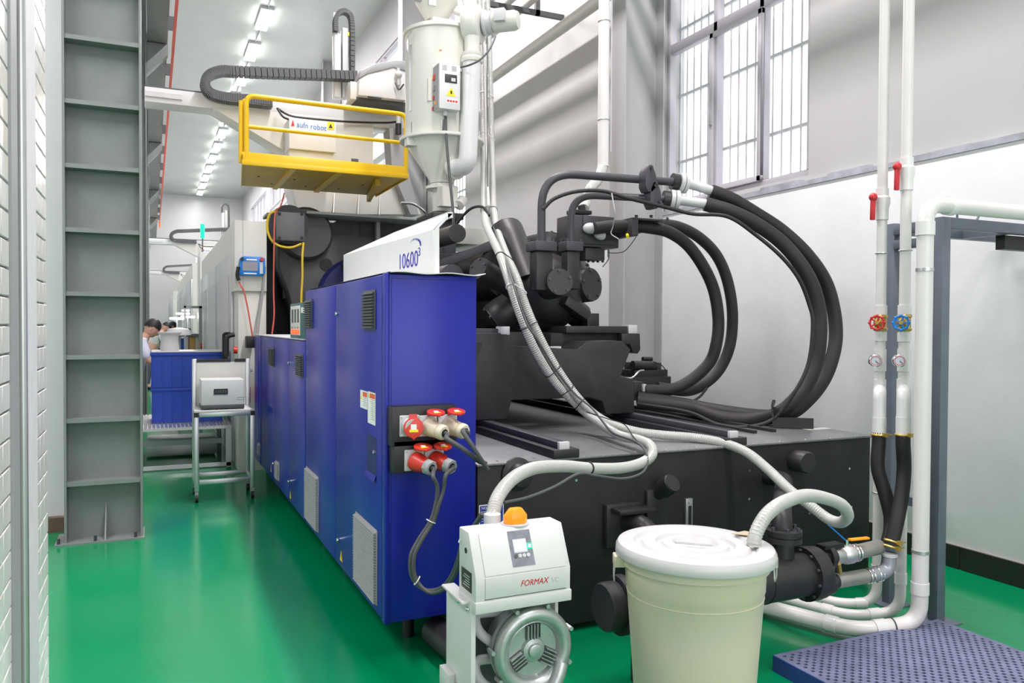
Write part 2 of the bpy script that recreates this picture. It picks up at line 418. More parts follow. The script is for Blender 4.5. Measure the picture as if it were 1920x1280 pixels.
# near tiled wall at the extreme left ----------------------------------
TX = -.30
y1 = at(84, 300, X=TX).y; ya = at(18, 600, X=TX).y; yb = at(38, 600, X=TX).y; yc_ = at(49, 600, X=TX).y; yd = at(66, 600, X=TX).y
y2 = at(84, 0, X=TX).y
wl = struct(box('wall_left_near', M_grout, (TX-.28, TX-.008, .6, y2-.004, 0, 3.4)))
struct(box('trim_2', M_plast, (TX-.01, TX+.004, yc_, yd, 0, 3.4)))
tr = struct(MB().box(TX-.012, TX+.006, ya, ya+(yb-ya)*.55, 0, 3.4).build('trim_3', M_grey)); 
struct(MB().cyl((TX-.002, (yb+yc_)/2, 0), (TX-.002, (yb+yc_)/2, 3.4), .011, n=12).build('trim_4', M_alu))
tile_me = {}
def tile(yA, yB, z):
    key = round(yB-yA, 4)
    if key not in tile_me:
        o = MB().box(-.008, 0, 0, yB-yA, 0, .0605).build('tile', M_tile, wl, bevel=.0018, seg=1); tile_me[key] = o
        for v in o.data.vertices: v.co += OFF['wall_left_near']
    else: o = tile_me[key].copy(); COL.objects.link(o)
    o.location = V((TX, yA, z))-OFF['wall_left_near']
cols = []
y = ya-.002
while y > 1.62: cols.append((max(y-.1, 1.6), y)); y -= .1035
y = yd+.002; n = max(1, round((y2-yd)/.1035)); st = (y2-yd)/n
for k in range(n): cols.append((yd+.002+k*st, yd+(k+1)*st-.0015))
z = .42; 
while z < 2.9:
    for a, b_ in cols: tile(a, b_, z)
    z += .0655

# high service pipes along the right wall
for k, (x, z, r_) in enumerate(((4.70, 5.35, .075), (4.42, 5.75, .05), (4.20, 5.78, .05), (3.98, 5.80, .05))):
    o = MB().cyl((x, -4, z), (x, 30, z), r_, n=16).build('service_pipe', M_pvc)
    tag(o, ['large cream overhead pipe nearest the right wall', 'cream overhead pipe second from the right wall', 'cream overhead pipe third from the right wall', 'cream overhead pipe farthest from the right wall'][k], 'pipe')
for k, y in enumerate((9.2, 14.4, 20.0)):
    o = MB().box(3.85, WX, y, y+.06, 5.62, 5.68).box(4.52, 4.58, y, y+.06, 5.62, 5.9).build('pipe_bracket', M_dgrey)
    tag(o, ['dark steel bracket under the overhead pipes beside the dryer blower', 'dark steel bracket under the overhead pipes, middle of the hall', 'dark steel bracket under the overhead pipes, far down the hall'][k], 'bracket')
# downpipe in front of the column
p = thing('downpipe', (4.30, 7.35, 3.3), 'white plastic downpipe hanging left of the right-hand column', 'pipe')
dp = at(1131, 300, Y=7.0)
MB().cyl((dp.x, dp.y, at(1131, 312, Y=7).z), (dp.x, dp.y, 8.5), .057, n=20).build('pipe', M_pvc, p)
for z in (at(1131, 225, Y=7).z, at(1131, 40, Y=7).z, 5.8):
    MB().ring((dp.x, dp.y, z), (0, 0, 1), .059, .006).build('clamp', M_alu, p)
ribbed(MB(), path([(1131, 310, 7.0), (1122, 335, 6.95), (1108, 352, 6.9), (1100, 372, 6.9), (1094, 392, 6.8)]), .05, .03, depth=.004).build('flexible_hose', M_hose, p)
MB().cyl((dp.x+.09, dp.y, 3.4), (dp.x+.09, dp.y, 8.5), .008, n=6).build('cable', M_lgrey, p)
# ================================================================ CONTROL CABINETS
CX = .983; CY = 3.57
def louvre(parent, y0, y1, z0, z1, n, m=M_dgrey, x=CX, depth=.02, ms=None):
    v = MB().box(x-.006, x, y0, y1, z0, z1).build('vent', m, parent, bevel=.002)
    h = (z1-z0-.016)/n; me = None
    for k in range(n):
        z = z0+.008+k*h
        if me is None:
            me = MB().prism([(x-.006, y0+.005, z), (x-depth, y0+.005, z+h*.08), (x-depth, y0+.005, z+h*.5), (x-.006, y0+.005, z+h*.8)], (0, y1-y0-.01, 0)).build('slat', ms or m, v)
        else:
            c = me.copy(); COL.objects.link(c); c.parent = v; c.location = (0, 0, k*h); OFF[c.name] = OFF[me.name]
    return v
def lock(parent, y, z, x=CX):
    return MB().lathe((x, y, z), (-1, 0, 0), [(.011, 0), (.013, .004), (.011, .012), (.004, .013)], 14).build('door_lock', M_chr, parent)
def tri(parent, y, z, s, x=CX):
    MB().prism([(x-.001, y+s*.5, z), (x-.001, y-s*.5, z), (x-.001, y, z+s*.95)], (-.001, 0, 0)).build('warning_sticker', M_styel, parent)
    text('warning_mark', '!', M_inkk, parent, (x-.0025, y+s*.08, z+s*.15), (0, -1, 0), (0, 0, 1), s*.75, sx=.9)
tc = thing('control_cabinet', (1.2, 4.6, .21), 'tall blue electrical cabinet with two doors, sockets on its end face', 'cabinet')
MB().box(CX+.02, 1.44, CY, 5.636, .21, 1.84).build('body', M_blue, tc, bevel=.004)
MB().box(CX, CX+.02, CY-.008, CY+.05, .205, 1.845).build('corner_post', M_blue, tc, bevel=.006)
d1 = MB().box(CX, CX+.019, CY+.054, 4.640, .215, 1.838).build('cabinet_door', M_blue, tc, bevel=.005)
d2 = MB().box(CX, CX+.019, 4.648, 5.632, .215, 1.838).build('cabinet_door', M_blue, tc, bevel=.005)
lock(d1, 4.60, 1.668); lock(d1, 4.56, .357); lock(d2, 5.2, .36)
louvre(tc, 3.728, 3.96, 1.58, 1.775, 12); louvre(tc, 5.374, 5.64, 1.58, 1.775, 12)
louvre(tc, 3.69, 4.125, .255, .618, 26, M_grey); louvre(tc, 5.15, 5.594, .255, .618, 26, M_grey)
tri(d1, 4.486, .255, .062); tri(d2, 5.50, .27, .06)
for (ya, yb, za, zb, c) in ((4.036, 3.891, 1.178, 1.269, M_stred), (3.881, 3.735, 1.116, 1.273, M_stred)):
    s = MB().box(CX-.0012, CX, yb, ya, za, zb).build('notice_sticker', M_stick, tc)
    MB().box(CX-.0018, CX-.0012, yb+.006, yb+(ya-yb)*(.62 if ya > 4 else .72), zb-.03, zb-.006).build('red_heading', c, s)
    MB().prism([(CX-.002, ya-.008, za+.045 if ya > 4 else zb-.03), (CX-.002, ya-.04, za+.045 if ya > 4 else zb-.03), (CX-.002, ya-.024, za+.07 if ya > 4 else zb-.008)], (.0006, 0, 0)).build('yellow_triangle', M_styel, s)
    t = MB()
    for k in range(5 if ya > 4 else 11):
        z = zb-.038-k*.0095
        if z > za+.008: t.box(CX-.0016, CX-.0012, yb+.012, ya-.055-.02*random.random(), z, z+.003)
    t.build('print_lines', M_grey, s, kind='stuff')
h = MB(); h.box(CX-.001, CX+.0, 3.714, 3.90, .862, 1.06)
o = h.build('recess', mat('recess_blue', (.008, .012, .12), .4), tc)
MB().prism([(CX-.002, 3.90, .868), (CX-.002, 3.72, .868), (CX-.012, 3.72, .84), (CX-.012, 3.90, .85)], (0, 0, .008)).build('recess_lip', M_blue, tc)
MB().lathe((CX-.001, 3.755, .985), (-1, 0, 0), [(.012, 0), (.012, .006), (.003, .008)], 12).build('recess_lock', M_chr, tc)
MB().box(CX+.03, 1.43, CY-.004, CY, .23, 1.82).build('end_panel', M_blue, tc, bevel=.002)
for fy in (3.9, 5.3):
    MB().cyl((1.2, fy, 0), (1.2, fy, .21), .03, n=12).build('foot', M_black, tc)
# creased white sheet on top
s = MB(); n = 14
top = []
for i in range(n+1):
    x = 1.0+.475*i/n
    for y in (CY-.03, 5.62): top.append((x, y, 1.846+.004*math.sin(i*.9)+(.006 if i == n else 0)))
s.add([V(p) for p in top]+[V(p)+V((0, 0, .004)) for p in top], [f for i in range(n) for f in ((2*i, 2*i+2, 2*i+3, 2*i+1), (2*i+2*n+2, 2*i+2*n+3, 2*i+2*n+5, 2*i+2*n+4), (2*i, 2*i+2*n+2, 2*i+2*n+4, 2*i+2), (2*i+1, 2*i+3, 2*i+2*n+5, 2*i+2*n+3))])
s.build('top_sheet', M_mwhite, tc)
# lower cabinet
lc = thing('control_cabinet', (1.2, 7.1, .21), 'lower blue electrical cabinet beyond the tall one, teal box on it', 'cabinet')
MB().box(CX+.02, 1.44, 5.66, 8.62, .21, 1.495).build('body', M_blue, lc, bevel=.004)
for a, b_ in ((5.66, 6.39), (6.398, 7.197), (7.203, 8.1)):
    dd = MB().box(CX, CX+.019, a, b_, .215, 1.49).build('cabinet_door', M_blue, lc, bevel=.005)
    if a in (5.66,): lock(dd, 6.36, 1.303); lock(dd, 6.36, .37)
    if a == 7.203: lock(dd, 7.24, .37); tri(dd, 7.4, .27, .06)
    if a == 5.66: tri(dd, 6.3, .25, .06)
MB().box(CX-.004, CX+.019, 8.11, 8.62, .215, 1.495).build('end_post', M_blue, lc, bevel=.005)
MB().box(CX-.01, 1.44, 5.66, 8.62, 1.495, 1.503).build('top_plate', M_lgrey, lc)
louvre(lc, 5.722, 5.993, 1.225, 1.395, 12); louvre(lc, 7.2, 7.5, 1.23, 1.40, 12)
louvre(lc, 6.885, 7.07, .275, .43, 12, M_grey); louvre(lc, 8.15, 8.3, .3, .42, 8, M_grey)
for fy in (6.0, 8.3): MB().cyl((1.2, fy, 0), (1.2, fy, .21), .03, n=12).build('foot', M_black, lc)

# socket panel and sockets
SY = CY-.085
sp = MB()
a = at(735, 763, Y=SY); b = at(856, 826, Y=SY)
MB().box(a.x, at(856, 800, Y=SY).x, SY, CY, at(850, 832, Y=SY).z, a.z).build('socket_panel', M_black, tc, bevel=.004)
MB().box(at(738, 800, Y=SY).x, at(832, 850, Y=SY).x, SY, CY, at(742, 888, Y=SY).z, at(742, 827, Y=SY).z).build('socket_panel', M_black, tc, bevel=.004)
def sticker_on(c, u, v, n, parent, s=.5):
    c = V(c); u = V(u).normalized(); v = V(v).normalized(); n = V(n).normalized()
    MB().obox(c+v*.004+n*.0008, u, v, n, .013*s*2, .012*s*2, .0005).build('white_label', M_stick, parent)
    MB().obox(c-v*.014+n*.001, u, v, n, .02*s*2, .006*s*2, .0005).build('yellow_label', M_styel, parent)
def lid_mesh(c, u, v, n, r):
    """round flap with a pointed tip towards -v"""
    c = V(c); pts = []
    for k in range(28):
        a = 2*math.pi*k/28; q = V((math.cos(a), math.sin(a)))
        f = 1.0+(.22 if abs(math.cos(a)) < .13 and q.y < 0 else 0)
        pts.append(c+u*q.x*r*f+v*q.y*r*f)
    return MB().prism(pts, n*.010)
def socket(px, py, closed, r=.046):
    p = at(px, py, Y=SY)
    sk = MB().box(p.x-.047, p.x+.047, SY-.012, SY, p.z-.05, p.z+.047).build('socket', M_lgrey, tc, bevel=.004)
    for sx in (-.039, .039):
        for sz in (-.042, .039): MB().cyl((p.x+sx, SY-.012, p.z+sz), (p.x+sx, SY-.015, p.z+sz), .005, n=8).build('screw', M_chr, sk)
    if closed:
        n = V((-.15, -1, .12)).normalized(); u = V((1, -.15, 0)).normalized(); v = n.cross(u)*-1
        if v.z < 0: v = -v
        c = V((p.x+.005, SY-.05, p.z-.006))
        MB().cyl((p.x, SY-.012, p.z), c, .040, n=24).build('socket_barrel', M_lgrey, sk)
        lid_mesh(c, u, v, n, r).build('socket_lid', M_red, sk, bevel=.002)
        MB().obox(c+v*.048-n*.004, u, v, n, .018, .014, .008).build('hinge', M_red, sk)
        sticker_on(c+n*.010, u, v, n, sk)
        return None
    c = V((p.x+.022, SY-.065, p.z+.060))
    u = V((1, .1, 0)).normalized(); v = V((0, 1, .22)).normalized(); n = u.cross(v)
    lid_mesh(c, u, v, n, r*.95).build('socket_lid', M_red, sk, bevel=.002)
    MB().bar((p.x+.01, SY-.008, p.z+.045), c+v*.035, .03, .008).build('hinge', M_red, sk)
    sticker_on(c+n*.010-v*.006, u, v, n, sk, .42)
    return p
def plug(p, beige, label, cable):
    ax = V((.42, -1, -.18)).normalized(); s = V((p.x, SY-.013, p.z-.005))
    t = thing('power_plug', s, label, 'plug')
    if beige:
        MB().lathe(s, ax, [(.036, 0), (.041, .004), (.041, .03), (.037, .05), (.035, .085)], 26).build('plug_body', M_beige, t)
        MB().lathe(s+ax*.085, ax, [(.033, 0), (.036, .004), (.036, .022), (.030, .032), (.018, .034)], 26).build('plug_collar', M_beige, t)
        e = s+ax*.118
    else:
        MB().lathe(s, ax, [(.038, 0), (.044, .004), (.045, .02), (.041, .045), (.034, .07), (.031, .085)], 26).build('plug_body', M_red, t)
        MB().lathe(s+ax*.085, ax, [(.032, 0), (.036, .004), (.036, .03), (.031, .036), (.020, .036), (.019, .028)], 8).build('gland_nut', M_grey, t)
        e = s+ax*.112
    MB().cyl(e-ax*.012, e+ax*.002, .019, n=16).build('cable_entry', M_black, t)
    MB().tube(spline([e-ax*.01, e+ax*.02]+cable, 8), .0095 if not beige else .011, 10).build('cable', M_dgrey, t)
    return t
socket(767, 797, True)
p2 = socket(800, 797, False); p3 = socket(838, 795, False); p4 = socket(776, 861, False); p5 = socket(813, 859, False)
plug(p2, True, 'beige power plug in the middle of the upper socket row', path([(838, 822, 3.30), (860, 836, 3.28), (880, 850, 3.29), (897, 864, 3.34), (910, 868, 3.46)]))
plug(p3, True, 'beige power plug at the right end of the upper socket row', path([(868, 808, 3.30), (885, 835, 3.27), (900, 858, 3.28), (914, 880, 3.3)]))
plug(p4, False, 'red power plug with grey gland nut at the left of the lower sockets', path([(812, 893, 3.30), (820, 912, 3.31), (818, 940, 3.32), (808, 975, 3.33), (786, 1010, 3.34), (771, 1040, 3.34), (771, 1075, 3.34), (785, 1098, 3.32), (806, 1107, 3.28), (830, 1100, 3.2), (846, 1080, 3.1), (858, 1052, 3.02), (866, 1020, 2.95), (872, 1000, 2.85)]))
plug(p5, False, 'red power plug with grey gland nut at the right of the lower sockets', path([(836, 890, 3.30), (832, 915, 3.31), (824, 942, 3.31), (813, 976, 3.32), (792, 1010, 3.32), (777, 1042, 3.32), (777, 1076, 3.32), (790, 1100, 3.30), (810, 1111, 3.26), (834, 1103, 3.18), (850, 1082, 3.08), (861, 1054, 3.0), (868, 1020, 2.93), (905, 962, 2.75)]))
for k, (x_, y_, Y_) in enumerate(((808, 977, 3.325), (782, 1088, 3.31), (866, 1008, 2.93))):
    q = at(x_, y_, Y=Y_); d = V((.5, 0, 1)) if k == 0 else V((.8, -.3, -.6))
    o = MB().ring(q, d, .021, .0025, 16, 6).build('cable_tie', M_stick)
    tag(o, ['white tie high on the looped power cables', 'white tie at the bottom of the cable loop', 'white tie where the cable reaches the vacuum loader'][k], 'cable tie')

# teal box with dials on the low cabinet
t = thing('test_box', (1.15, 5.86, 1.503), 'small teal control box with dials and red lights on the low blue cabinet', 'instrument')
MB().box(.99, 1.17, 5.69, 6.36, 1.503, 1.765).build('case', M_teal, t, bevel=.006)
# its dial face points to the left
f = MB().box(.984, .99, 5.88, 6.30, 1.525, 1.745).build('dial_face', M_cream, t, bevel=.002)
for k in range(3):
    MB().box(.981, .984, 5.92+k*.125, 5.98+k*.125, 1.62, 1.72).build('scale_window', M_dgrey, f)
    MB().box(.978, .984, 5.90+k*.125, 5.99+k*.125, 1.535, 1.565).build('red_lamp', M_redl, f)
    MB().cyl((.984, 5.95+k*.125, 1.592), (.972, 5.95+k*.125, 1.592), .016, n=12).build('knob', M_lgrey, f)
MB().box(.987, .99, 5.71, 5.85, 1.69, 1.73).build('label_plate', M_stick, t)

# white shield with the number
sh = thing('machine_shield', (1.3, 4.6, 1.85), 'white sheet-metal shield printed 10600, standing on the tall cabinet', 'cover')
SX = 1.245
MB().prism([(SX, 3.645, 1.85), (SX, 5.62, 1.85), (SX, 5.62, 2.10), (SX, 3.655, 2.067)], (.006, 0, 0)).build('side_sheet', M_mwhite, sh, bevel=.001)
pa = [V((SX, 5.62, 2.10)), V((SX, 3.655, 2.067)), V((SX+.075, 3.65, 2.15)), V((SX+.075, 4.62, 2.155)), V((SX+.04, 5.05, 2.13))]
MB().prism(pa, (.006, 0, .004)).build('bevelled_top', M_mwhite, sh)
MB().box(SX+.075, SX+.10, 3.65, 4.62, 2.13, 2.158).build('top_flange', M_mwhite, sh)
MB().prism([(SX+.006, 3.645, 1.85), (SX+.03, 3.645, 1.85), (SX+.03, 3.65, 2.08), (SX+.10, 3.65, 2.15), (SX+.075, 3.65, 2.15), (SX+.006, 3.655, 2.067)], (0, .006, 0)).build('end_flange', M_mwhite, sh)
def onshield(px, py): return at(px, py, X=SX-.001)
o_ = onshield(748, 505)
e_ = onshield(782, 499.5)
up = V((0, 0, 1)); rt = V((0, -1, 0))
hgt = onshield(750, 474).z-onshield(750, 505).z
W = (o_-e_).length*1.0
slope = (e_.z-o_.z)/(o_.y-e_.y); rt = V((0, -1, slope))
tx = text('model_number', '10600', M_ink, sh, o_, rt, up, .118, sx=.62)
mn = min(v.co.y for v in tx.data.vertices); mx = max(v.co.y for v in tx.data.vertices); cur = mx-mn
f_ = W/cur
for v in tx.data.vertices: v.co.y = mx-(mx-v.co.y)*f_
t3 = text('small_three', '3', M_ink, sh, onshield(783.5, 480), rt, up, .062, sx=1.5)
for k in range(9):
    a = math.radians(150-k*18); px = 779+9.5*math.cos(a); py = 458-10*math.sin(a)
    q = onshield(px, py); s_ = .0015+.0008*k
    MB().obox(q-V((.0005, 0, 0)), (1, 0, 0), (0, math.sin(a), math.cos(a)), (0, -math.cos(a), math.sin(a)), .0006, s_*1.3, s_*.8+.001).build('arc_mark', M_ink, sh)

# ================================================================ OIL TANK / MACHINE BED
tk = thing('oil_tank', (2.8, 6.0, 0), 'large black machine bed and oil tank with tread-plate top', 'machine')
TZ = .92; TX0, TX1, TY0, TY1 = 1.46, 4.15, 3.6, 9.0
MB().box(TX0, TX1, TY0, TY1, .04, TZ-.012).build('tank_body', M_blk, tk, bevel=.006)
MB().box(TX0+.05, TX1-.05, TY0+.08, TY1-.1, 0, .04).build('plinth', M_blk, tk)
MB().box(TX0-.006, TX1+.012, TY0-.012, TY1, TZ-.012, TZ).build('tread_top', M_tread, tk, bevel=.002)
sc = MB()
for k in range(13):
    x = TX0+.12+k*.205; sc.cyl((x, TY0+.03, TZ), (x, TY0+.03, TZ+.003), .007, n=6)
for k in range(7): sc.cyl((TX1-.06, TY0+.2+k*.5, TZ), (TX1-.06, TY0+.2+k*.5, TZ+.003), .007, n=6)
sc.build('screws', M_chr, tk, kind='stuff')
sc = MB()
for px, py in ((1405, 882), (1404, 935), (1517, 962), (1596, 950), (1080, 900), (1592, 878)):
    q = at(px, py, Y=TY0); sc.cyl((q.x, TY0-.004, q.z), (q.x, TY0, q.z), .008, n=6)
sc.build('front_screws', M_chr, tk, kind='stuff')
for x, lab in ((1.95, 0), (3.06, 1)):
    sx = 1 if lab == 0 else 1
    MB().box(x-.075, x+.075, TY0-.02, 8.8, TZ, TZ+.045).build('rail_bed', M_blk2, tk, bevel=.003)
    MB().box(x-.035, x+.025, TY0+.02, 8.8, TZ+.045, TZ+.08).build('slide_rail', M_cast, tk, bevel=.003)
    MB().box(x-.035, x+.025, TY0-.004, TY0+.02, TZ+.035, TZ+.082).build('rail_end_cap', M_lgrey, tk, bevel=.002)
for k in range(3):
    x = 3.35+k*.16
    MB().box(x, x+.03, TY0+.35, 6, TZ, TZ+.02+.01*(k == 0)).build('guide_strip', M_blk2, tk)
q = at(1535, 803, Z=TZ+.001); MB().box(q.x-.12, q.x+.08, q.y-.04, q.y+.03, TZ, TZ+.0015).build('yellow_strip', M_cream, tk)
def fitting(px, py, Y=TY0): return at(px, py, Y=Y)
# round stub low left, stub upper right
q = fitting(968, 888); MB().lathe((q.x, TY0, q.z), (0, -1, 0), [(.085, 0), (.085, .02), (.06, .03), (.055, .07), (.02, .075)], 28).build('stub_pipe', M_blk2, tk)
q = fitting(1490, 862); MB().lathe((q.x, TY0, q.z), (0, -1, 0), [(.062, 0), (.065, .012), (.065, .10), (.058, .11)], 28).build('stub_pipe', M_blk2, tk)
# square flange with elbow going behind the bin
q = fitting(1165, 965)
MB().box(q.x-.115, q.x+.095, TY0-.04, TY0, q.z-.16, q.z+.07).build('square_flange', M_blk2, tk, bevel=.006)
MB().box(q.x-.09, q.x+.13, TY0-.13, TY0-.04, q.z+.03, q.z+.055).build('flange_lip', M_blk2, tk, bevel=.004)
MB().tube(bend([(q.x+.02, TY0-.03, q.z-.03), (q.x+.05, TY0-.19, q.z-.03), (q.x+.09, TY0-.24, q.z-.30), (q.x+.09, TY0-.24, .42)], .13), .055, 20).build('elbow_pipe', M_blk2, tk)
q = fitting(1228, 950); MB().box(q.x-.07, q.x+.07, TY0-.03, TY0, q.z-.1, q.z+.1).build('filler_box', M_blk2, tk, bevel=.004)
q = fitting(1236, 925, TY0-.03); MB().lathe((q.x, TY0-.01, q.z), (.15, -.75, .5), [(.04, 0), (.04, .05), (.052, .055), (.052, .13), (.047, .137)], 26).build('breather_cap', M_black, tk, sharp=30)
a = fitting(1283, 934); b = fitting(1295, 982)
sg = MB().box(a.x, b.x, TY0-.018, TY0, b.z-.05, a.z).build('sight_gauge', M_alu, tk, bevel=.003)
MB().box(a.x+.016, b.x-.010, TY0-.021, TY0-.018, b.z-.04, a.z-.04).build('gauge_glass', M_black, sg)
MB().cyl(((a.x+b.x)/2+.003, TY0-.018, a.z-.02), ((a.x+b.x)/2+.003, TY0-.024, a.z-.02), .010, n=12).build('gauge_bolt', M_grey, sg)
# sticker low left
a = fitting(898, 947); b = fitting(944, 985)
s = MB().box(a.x, b.x, TY0-.002, TY0, b.z, a.z).build('notice_plate', M_stick, tk)
MB().box(a.x+.005, b.x-.005, TY0-.003, TY0-.002, b.z, a.z-.005).build('notice_print', M_bluew, s)
text('notice_text', 'NOTICE', M_stick, s, (a.x+.012, TY0-.0035, a.z-.022), (1, 0, 0), (0, 0, 1), .018)
t = MB()
for k in range(5): t.box(a.x+.012, b.x-.012-.02*random.random(), TY0-.0038, TY0-.003, a.z-.035-k*.012, a.z-.032-k*.012)
t.build('notice_lines', M_lgrey, s, kind='stuff')
# elbow at left foot, under the cabinet
MB().tube(bend([(1.62, TY0, .10), (1.62, TY0-.22, .10), (1.30, TY0-.26, .10), (1.28, TY0+.1, .085)], .12), .075, 18).build('drain_elbow', M_blk2, tk)

# oil cooler: horizontal cylinder in front of the tank
CYC = 2.92; CZ = at(1518, 1074, Y=CYC).z
ck = thing('oil_cooler', (2.6, CYC, 0), 'black horizontal oil cooler cylinder lying before the tank, behind the bin', 'cooler')
xl, xr = at(1148, 1128, Y=CYC).x, at(1518, 1074, Y=CYC).x
MB().cyl((xl+.02, CYC, CZ), (xr, CYC, CZ), .106, n=32).build('shell', M_blk2, ck)
MB().lathe((xl, CYC, CZ), (-1, 0, 0), [(.128, -.06), (.128, -.02), (.105, -.02), (.105, .04), (.098, .05), (.03, .052)], 32).build('end_cap', M_blk2, ck, sharp=30)
MB().lathe((xr, CYC, CZ), (1, 0, 0), [(.132, -.045), (.132, .008), (.128, .012), (.128, .04), (.10, .052), (.06, .06)], 32).build('end_flange', M_blk2, ck, sharp=30)
xm = at(1425, 1075, Y=CYC).x
MB().cyl((xm, CYC, CZ), (xm+.006, CYC, CZ), .1085, n=32).build('weld_seam', M_black, ck)
bt = MB()
for k in range(10):
    a = 2*math.pi*k/10+.2; bt.cyl((xr-.06, CYC+.117*math.cos(a), CZ+.117*math.sin(a)), (xr+.05, CYC+.117*math.cos(a), CZ+.117*math.sin(a)), .008, n=6)
bt.build('flange_bolts', M_cast, ck, kind='stuff')
for x in (xl+.15, xl+.35): MB().box(x, x+.05, CYC-.08, CYC+.08, 0, CZ-.08).build('foot', M_blk2, ck)
# pipe from the tank front down into the cooler
xv = at(1470, 1000, Y=CYC).x
qs = fitting(1440, 893)
MB().tube(bend([(qs.x, TY0, qs.z), (qs.x+.01, TY0-.12, qs.z), (xv, CYC+.02, qs.z-.02), (xv, CYC, qs.z-.2), (xv, CYC, CZ+.1)], .10), .048, 20).build('riser_pipe', M_blk2, ck)
zf = at(1470, 1003, Y=CYC).z
MB().lathe((xv, CYC, zf-.03), (0, 0, 1), [(.085, 0), (.085, .025), (.078, .027), (.078, .031), (.085, .033), (.085, .058)], 26).build('riser_flange', M_blk2, ck)
bt = MB()
for k in range(6):
    a = 2*math.pi*k/6; bt.cyl((xv+.068*math.cos(a), CYC+.068*math.sin(a), zf+.02), (xv+.068*math.cos(a), CYC+.068*math.sin(a), zf+.045), .009, n=6)
bt.build('riser_bolts', M_cast, ck, kind='stuff')
# two nozzles with flanges
zt, zb = at(1600, 1036, Y=CYC).z, at(1590, 1084, Y=CYC).z
for z in (zt, zb):
    MB().cyl((xr+.05, CYC, z), (xr+.17, CYC-.005, z), .038, n=20).build('nozzle', M_blk2, ck)
    MB().lathe((xr+.10, CYC, z), (1, 0, 0), [(.062, 0), (.062, .028)], 24).build('nozzle_flange', M_blk2, ck)
# ball valve on the upper nozzle
def flow(px, py, Y=3.12): return at(px, py, Y=Y)
bv = thing('ball_valve', (xr+.3, CYC-.02, .3), 'steel ball valve with orange lever on the upper cooler outlet', 'valve')
v0 = V((xr+.15, CYC-.005, zt)); v1 = v0+V((.13, 0, 0)); v2 = v0+V((.36, .03, .0))
MB().lathe(v0, (1, 0, 0), [(.042, 0), (.042, .05), (.036, .06), (.05, .08), (.05, .12), (.036, .13), (.036, .15)], 20).build('valve_body', M_alu, bv)
MB().cyl(v1, v2, .038, n=20).build('pipe_spool', mat('galvanised', (.42, .42, .38), .4, metal=.6, noise=.2), bv)
MB().ring(v1+V((.01, 0, 0)), (1, 0, 0), .04, .006).build('thread_ring', M_chr, bv)
MB().ring(v1+V((.03, 0, 0)), (1, 0, 0), .04, .006).build('thread_ring', M_chr, bv)
MB().cyl(v0+V((.09, 0, .04)), v0+V((.09, 0, .075)), .012, n=12).build('valve_stem', M_chr, bv)
MB().obox(v0+V((.155, -.02, .077)), (1, -.2, .03), (0, 1, 0), (0, 0, 1), .055, .012, .006).build('lever', M_orange, bv, bevel=.004)
MB().bar(v0+V((.08, 0, .075)), v0+V((.0, .03, .15)), .018, .006).build('blue_lever', M_tab, bv)
MB().box(v0.x-.08, v0.x+.05, CYC-.03, CYC+.03, zt+.045, zt+.065).build('lever_bracket', M_black, bv)
# lower outlet: galvanised spool and elbow
ov = thing('outlet_pipe', (xr+.3, CYC-.03, .1), 'galvanised pipe and grey elbow on the lower cooler outlet', 'pipe')
a = V((xr+.15, CYC-.005, zb)); e2 = at(1668, 1042, Y=2.90); e = V((e2.x-.13, CYC-.01, zb)); 
MB().cyl(a, e, .037, n=20).build('pipe_spool', MATS['galvanised'], ov)
MB().cyl(a+V((.02, 0, 0)), a+V((.028, 0, 0)), .0385, n=20).build('spool_seam', M_grey, ov)
MB().tube(bend([e-V((.02, 0, 0)), V((e2.x-.01, e2.y, zb+.01)), e2+V((0, 0, .02))], .08), .036, 18).build('elbow', mat('grey_fitting', (.34, .36, .40), .35, metal=.3), ov)
for k in range(4): MB().ring(e+V((-.02+k*.022+(.02 if k > 1 else 0), -.002, 0)), (1, -.1, .05), .037, .005).build('thread_ring', M_chr, ov)
MB().cyl(e2+V((0, 0, .0)), e2+V((0, 0, .015)), .040, n=20).build('elbow_rim', M_lgrey, ov)
MB().cyl((xr+.17, CYC-.03, zb+.05), (xr+.15, CYC-.04, zb+.10), .012, n=10).build('bleed_nipple', M_brass, ov)
# ================================================================ INJECTION CARRIAGE
RZ = TZ+.082
cg = thing('injection_carriage', (2.5, 5.3, RZ), 'black cast injection carriage riding on the two slide rails', 'machine')
def cfr(px, py, Y=4.62): p_ = at(px, py, Y=Y); return (p_.x, Y, p_.z)
outl = [(895, 624), (952, 624), (957, 647), (1083, 655), (1100, 640), (1150, 638), (1168, 640), (1183, 655), (1164, 706), (1189, 710), (1190, 772), (1137, 770), (1130, 752), (1105, 745), (960, 750), (950, 792), (885, 795)]
poly = [cfr(*q) for q in outl]; poly[0] = (1.62, 4.62, poly[0][2]); poly[-1] = (1.60, 4.62, RZ+.002); poly[-2] = (poly[-2][0], 4.62, RZ+.002)
poly[10] = (poly[10][0], 4.62, RZ+.002); poly[11] = (poly[11][0], 4.62, RZ+.002)
MB().prism(poly, (0, .28, 0)).build('front_casting', M_blk2, cg, bevel=.008)
MB().box(1.66, 1.74, 4.90, 7.6, 1.14, 1.52).build('side_beam', M_blk2, cg, bevel=.006)
MB().box(2.98, 3.06, 4.90, 7.6, 1.14, 1.48).build('side_beam', M_blk2, cg, bevel=.006)
MB().box(1.66, 3.06, 7.35, 7.6, 1.02, 1.5).build('rear_casting', M_blk2, cg, bevel=.006)
MB().prism([(1.60, 4.60, 1.50), (1.90, 4.60, 1.50), (1.80, 4.60, 1.24), (1.60, 4.60, 1.24)], (0, .03, 0)).build('gusset_plate', M_black, cg)
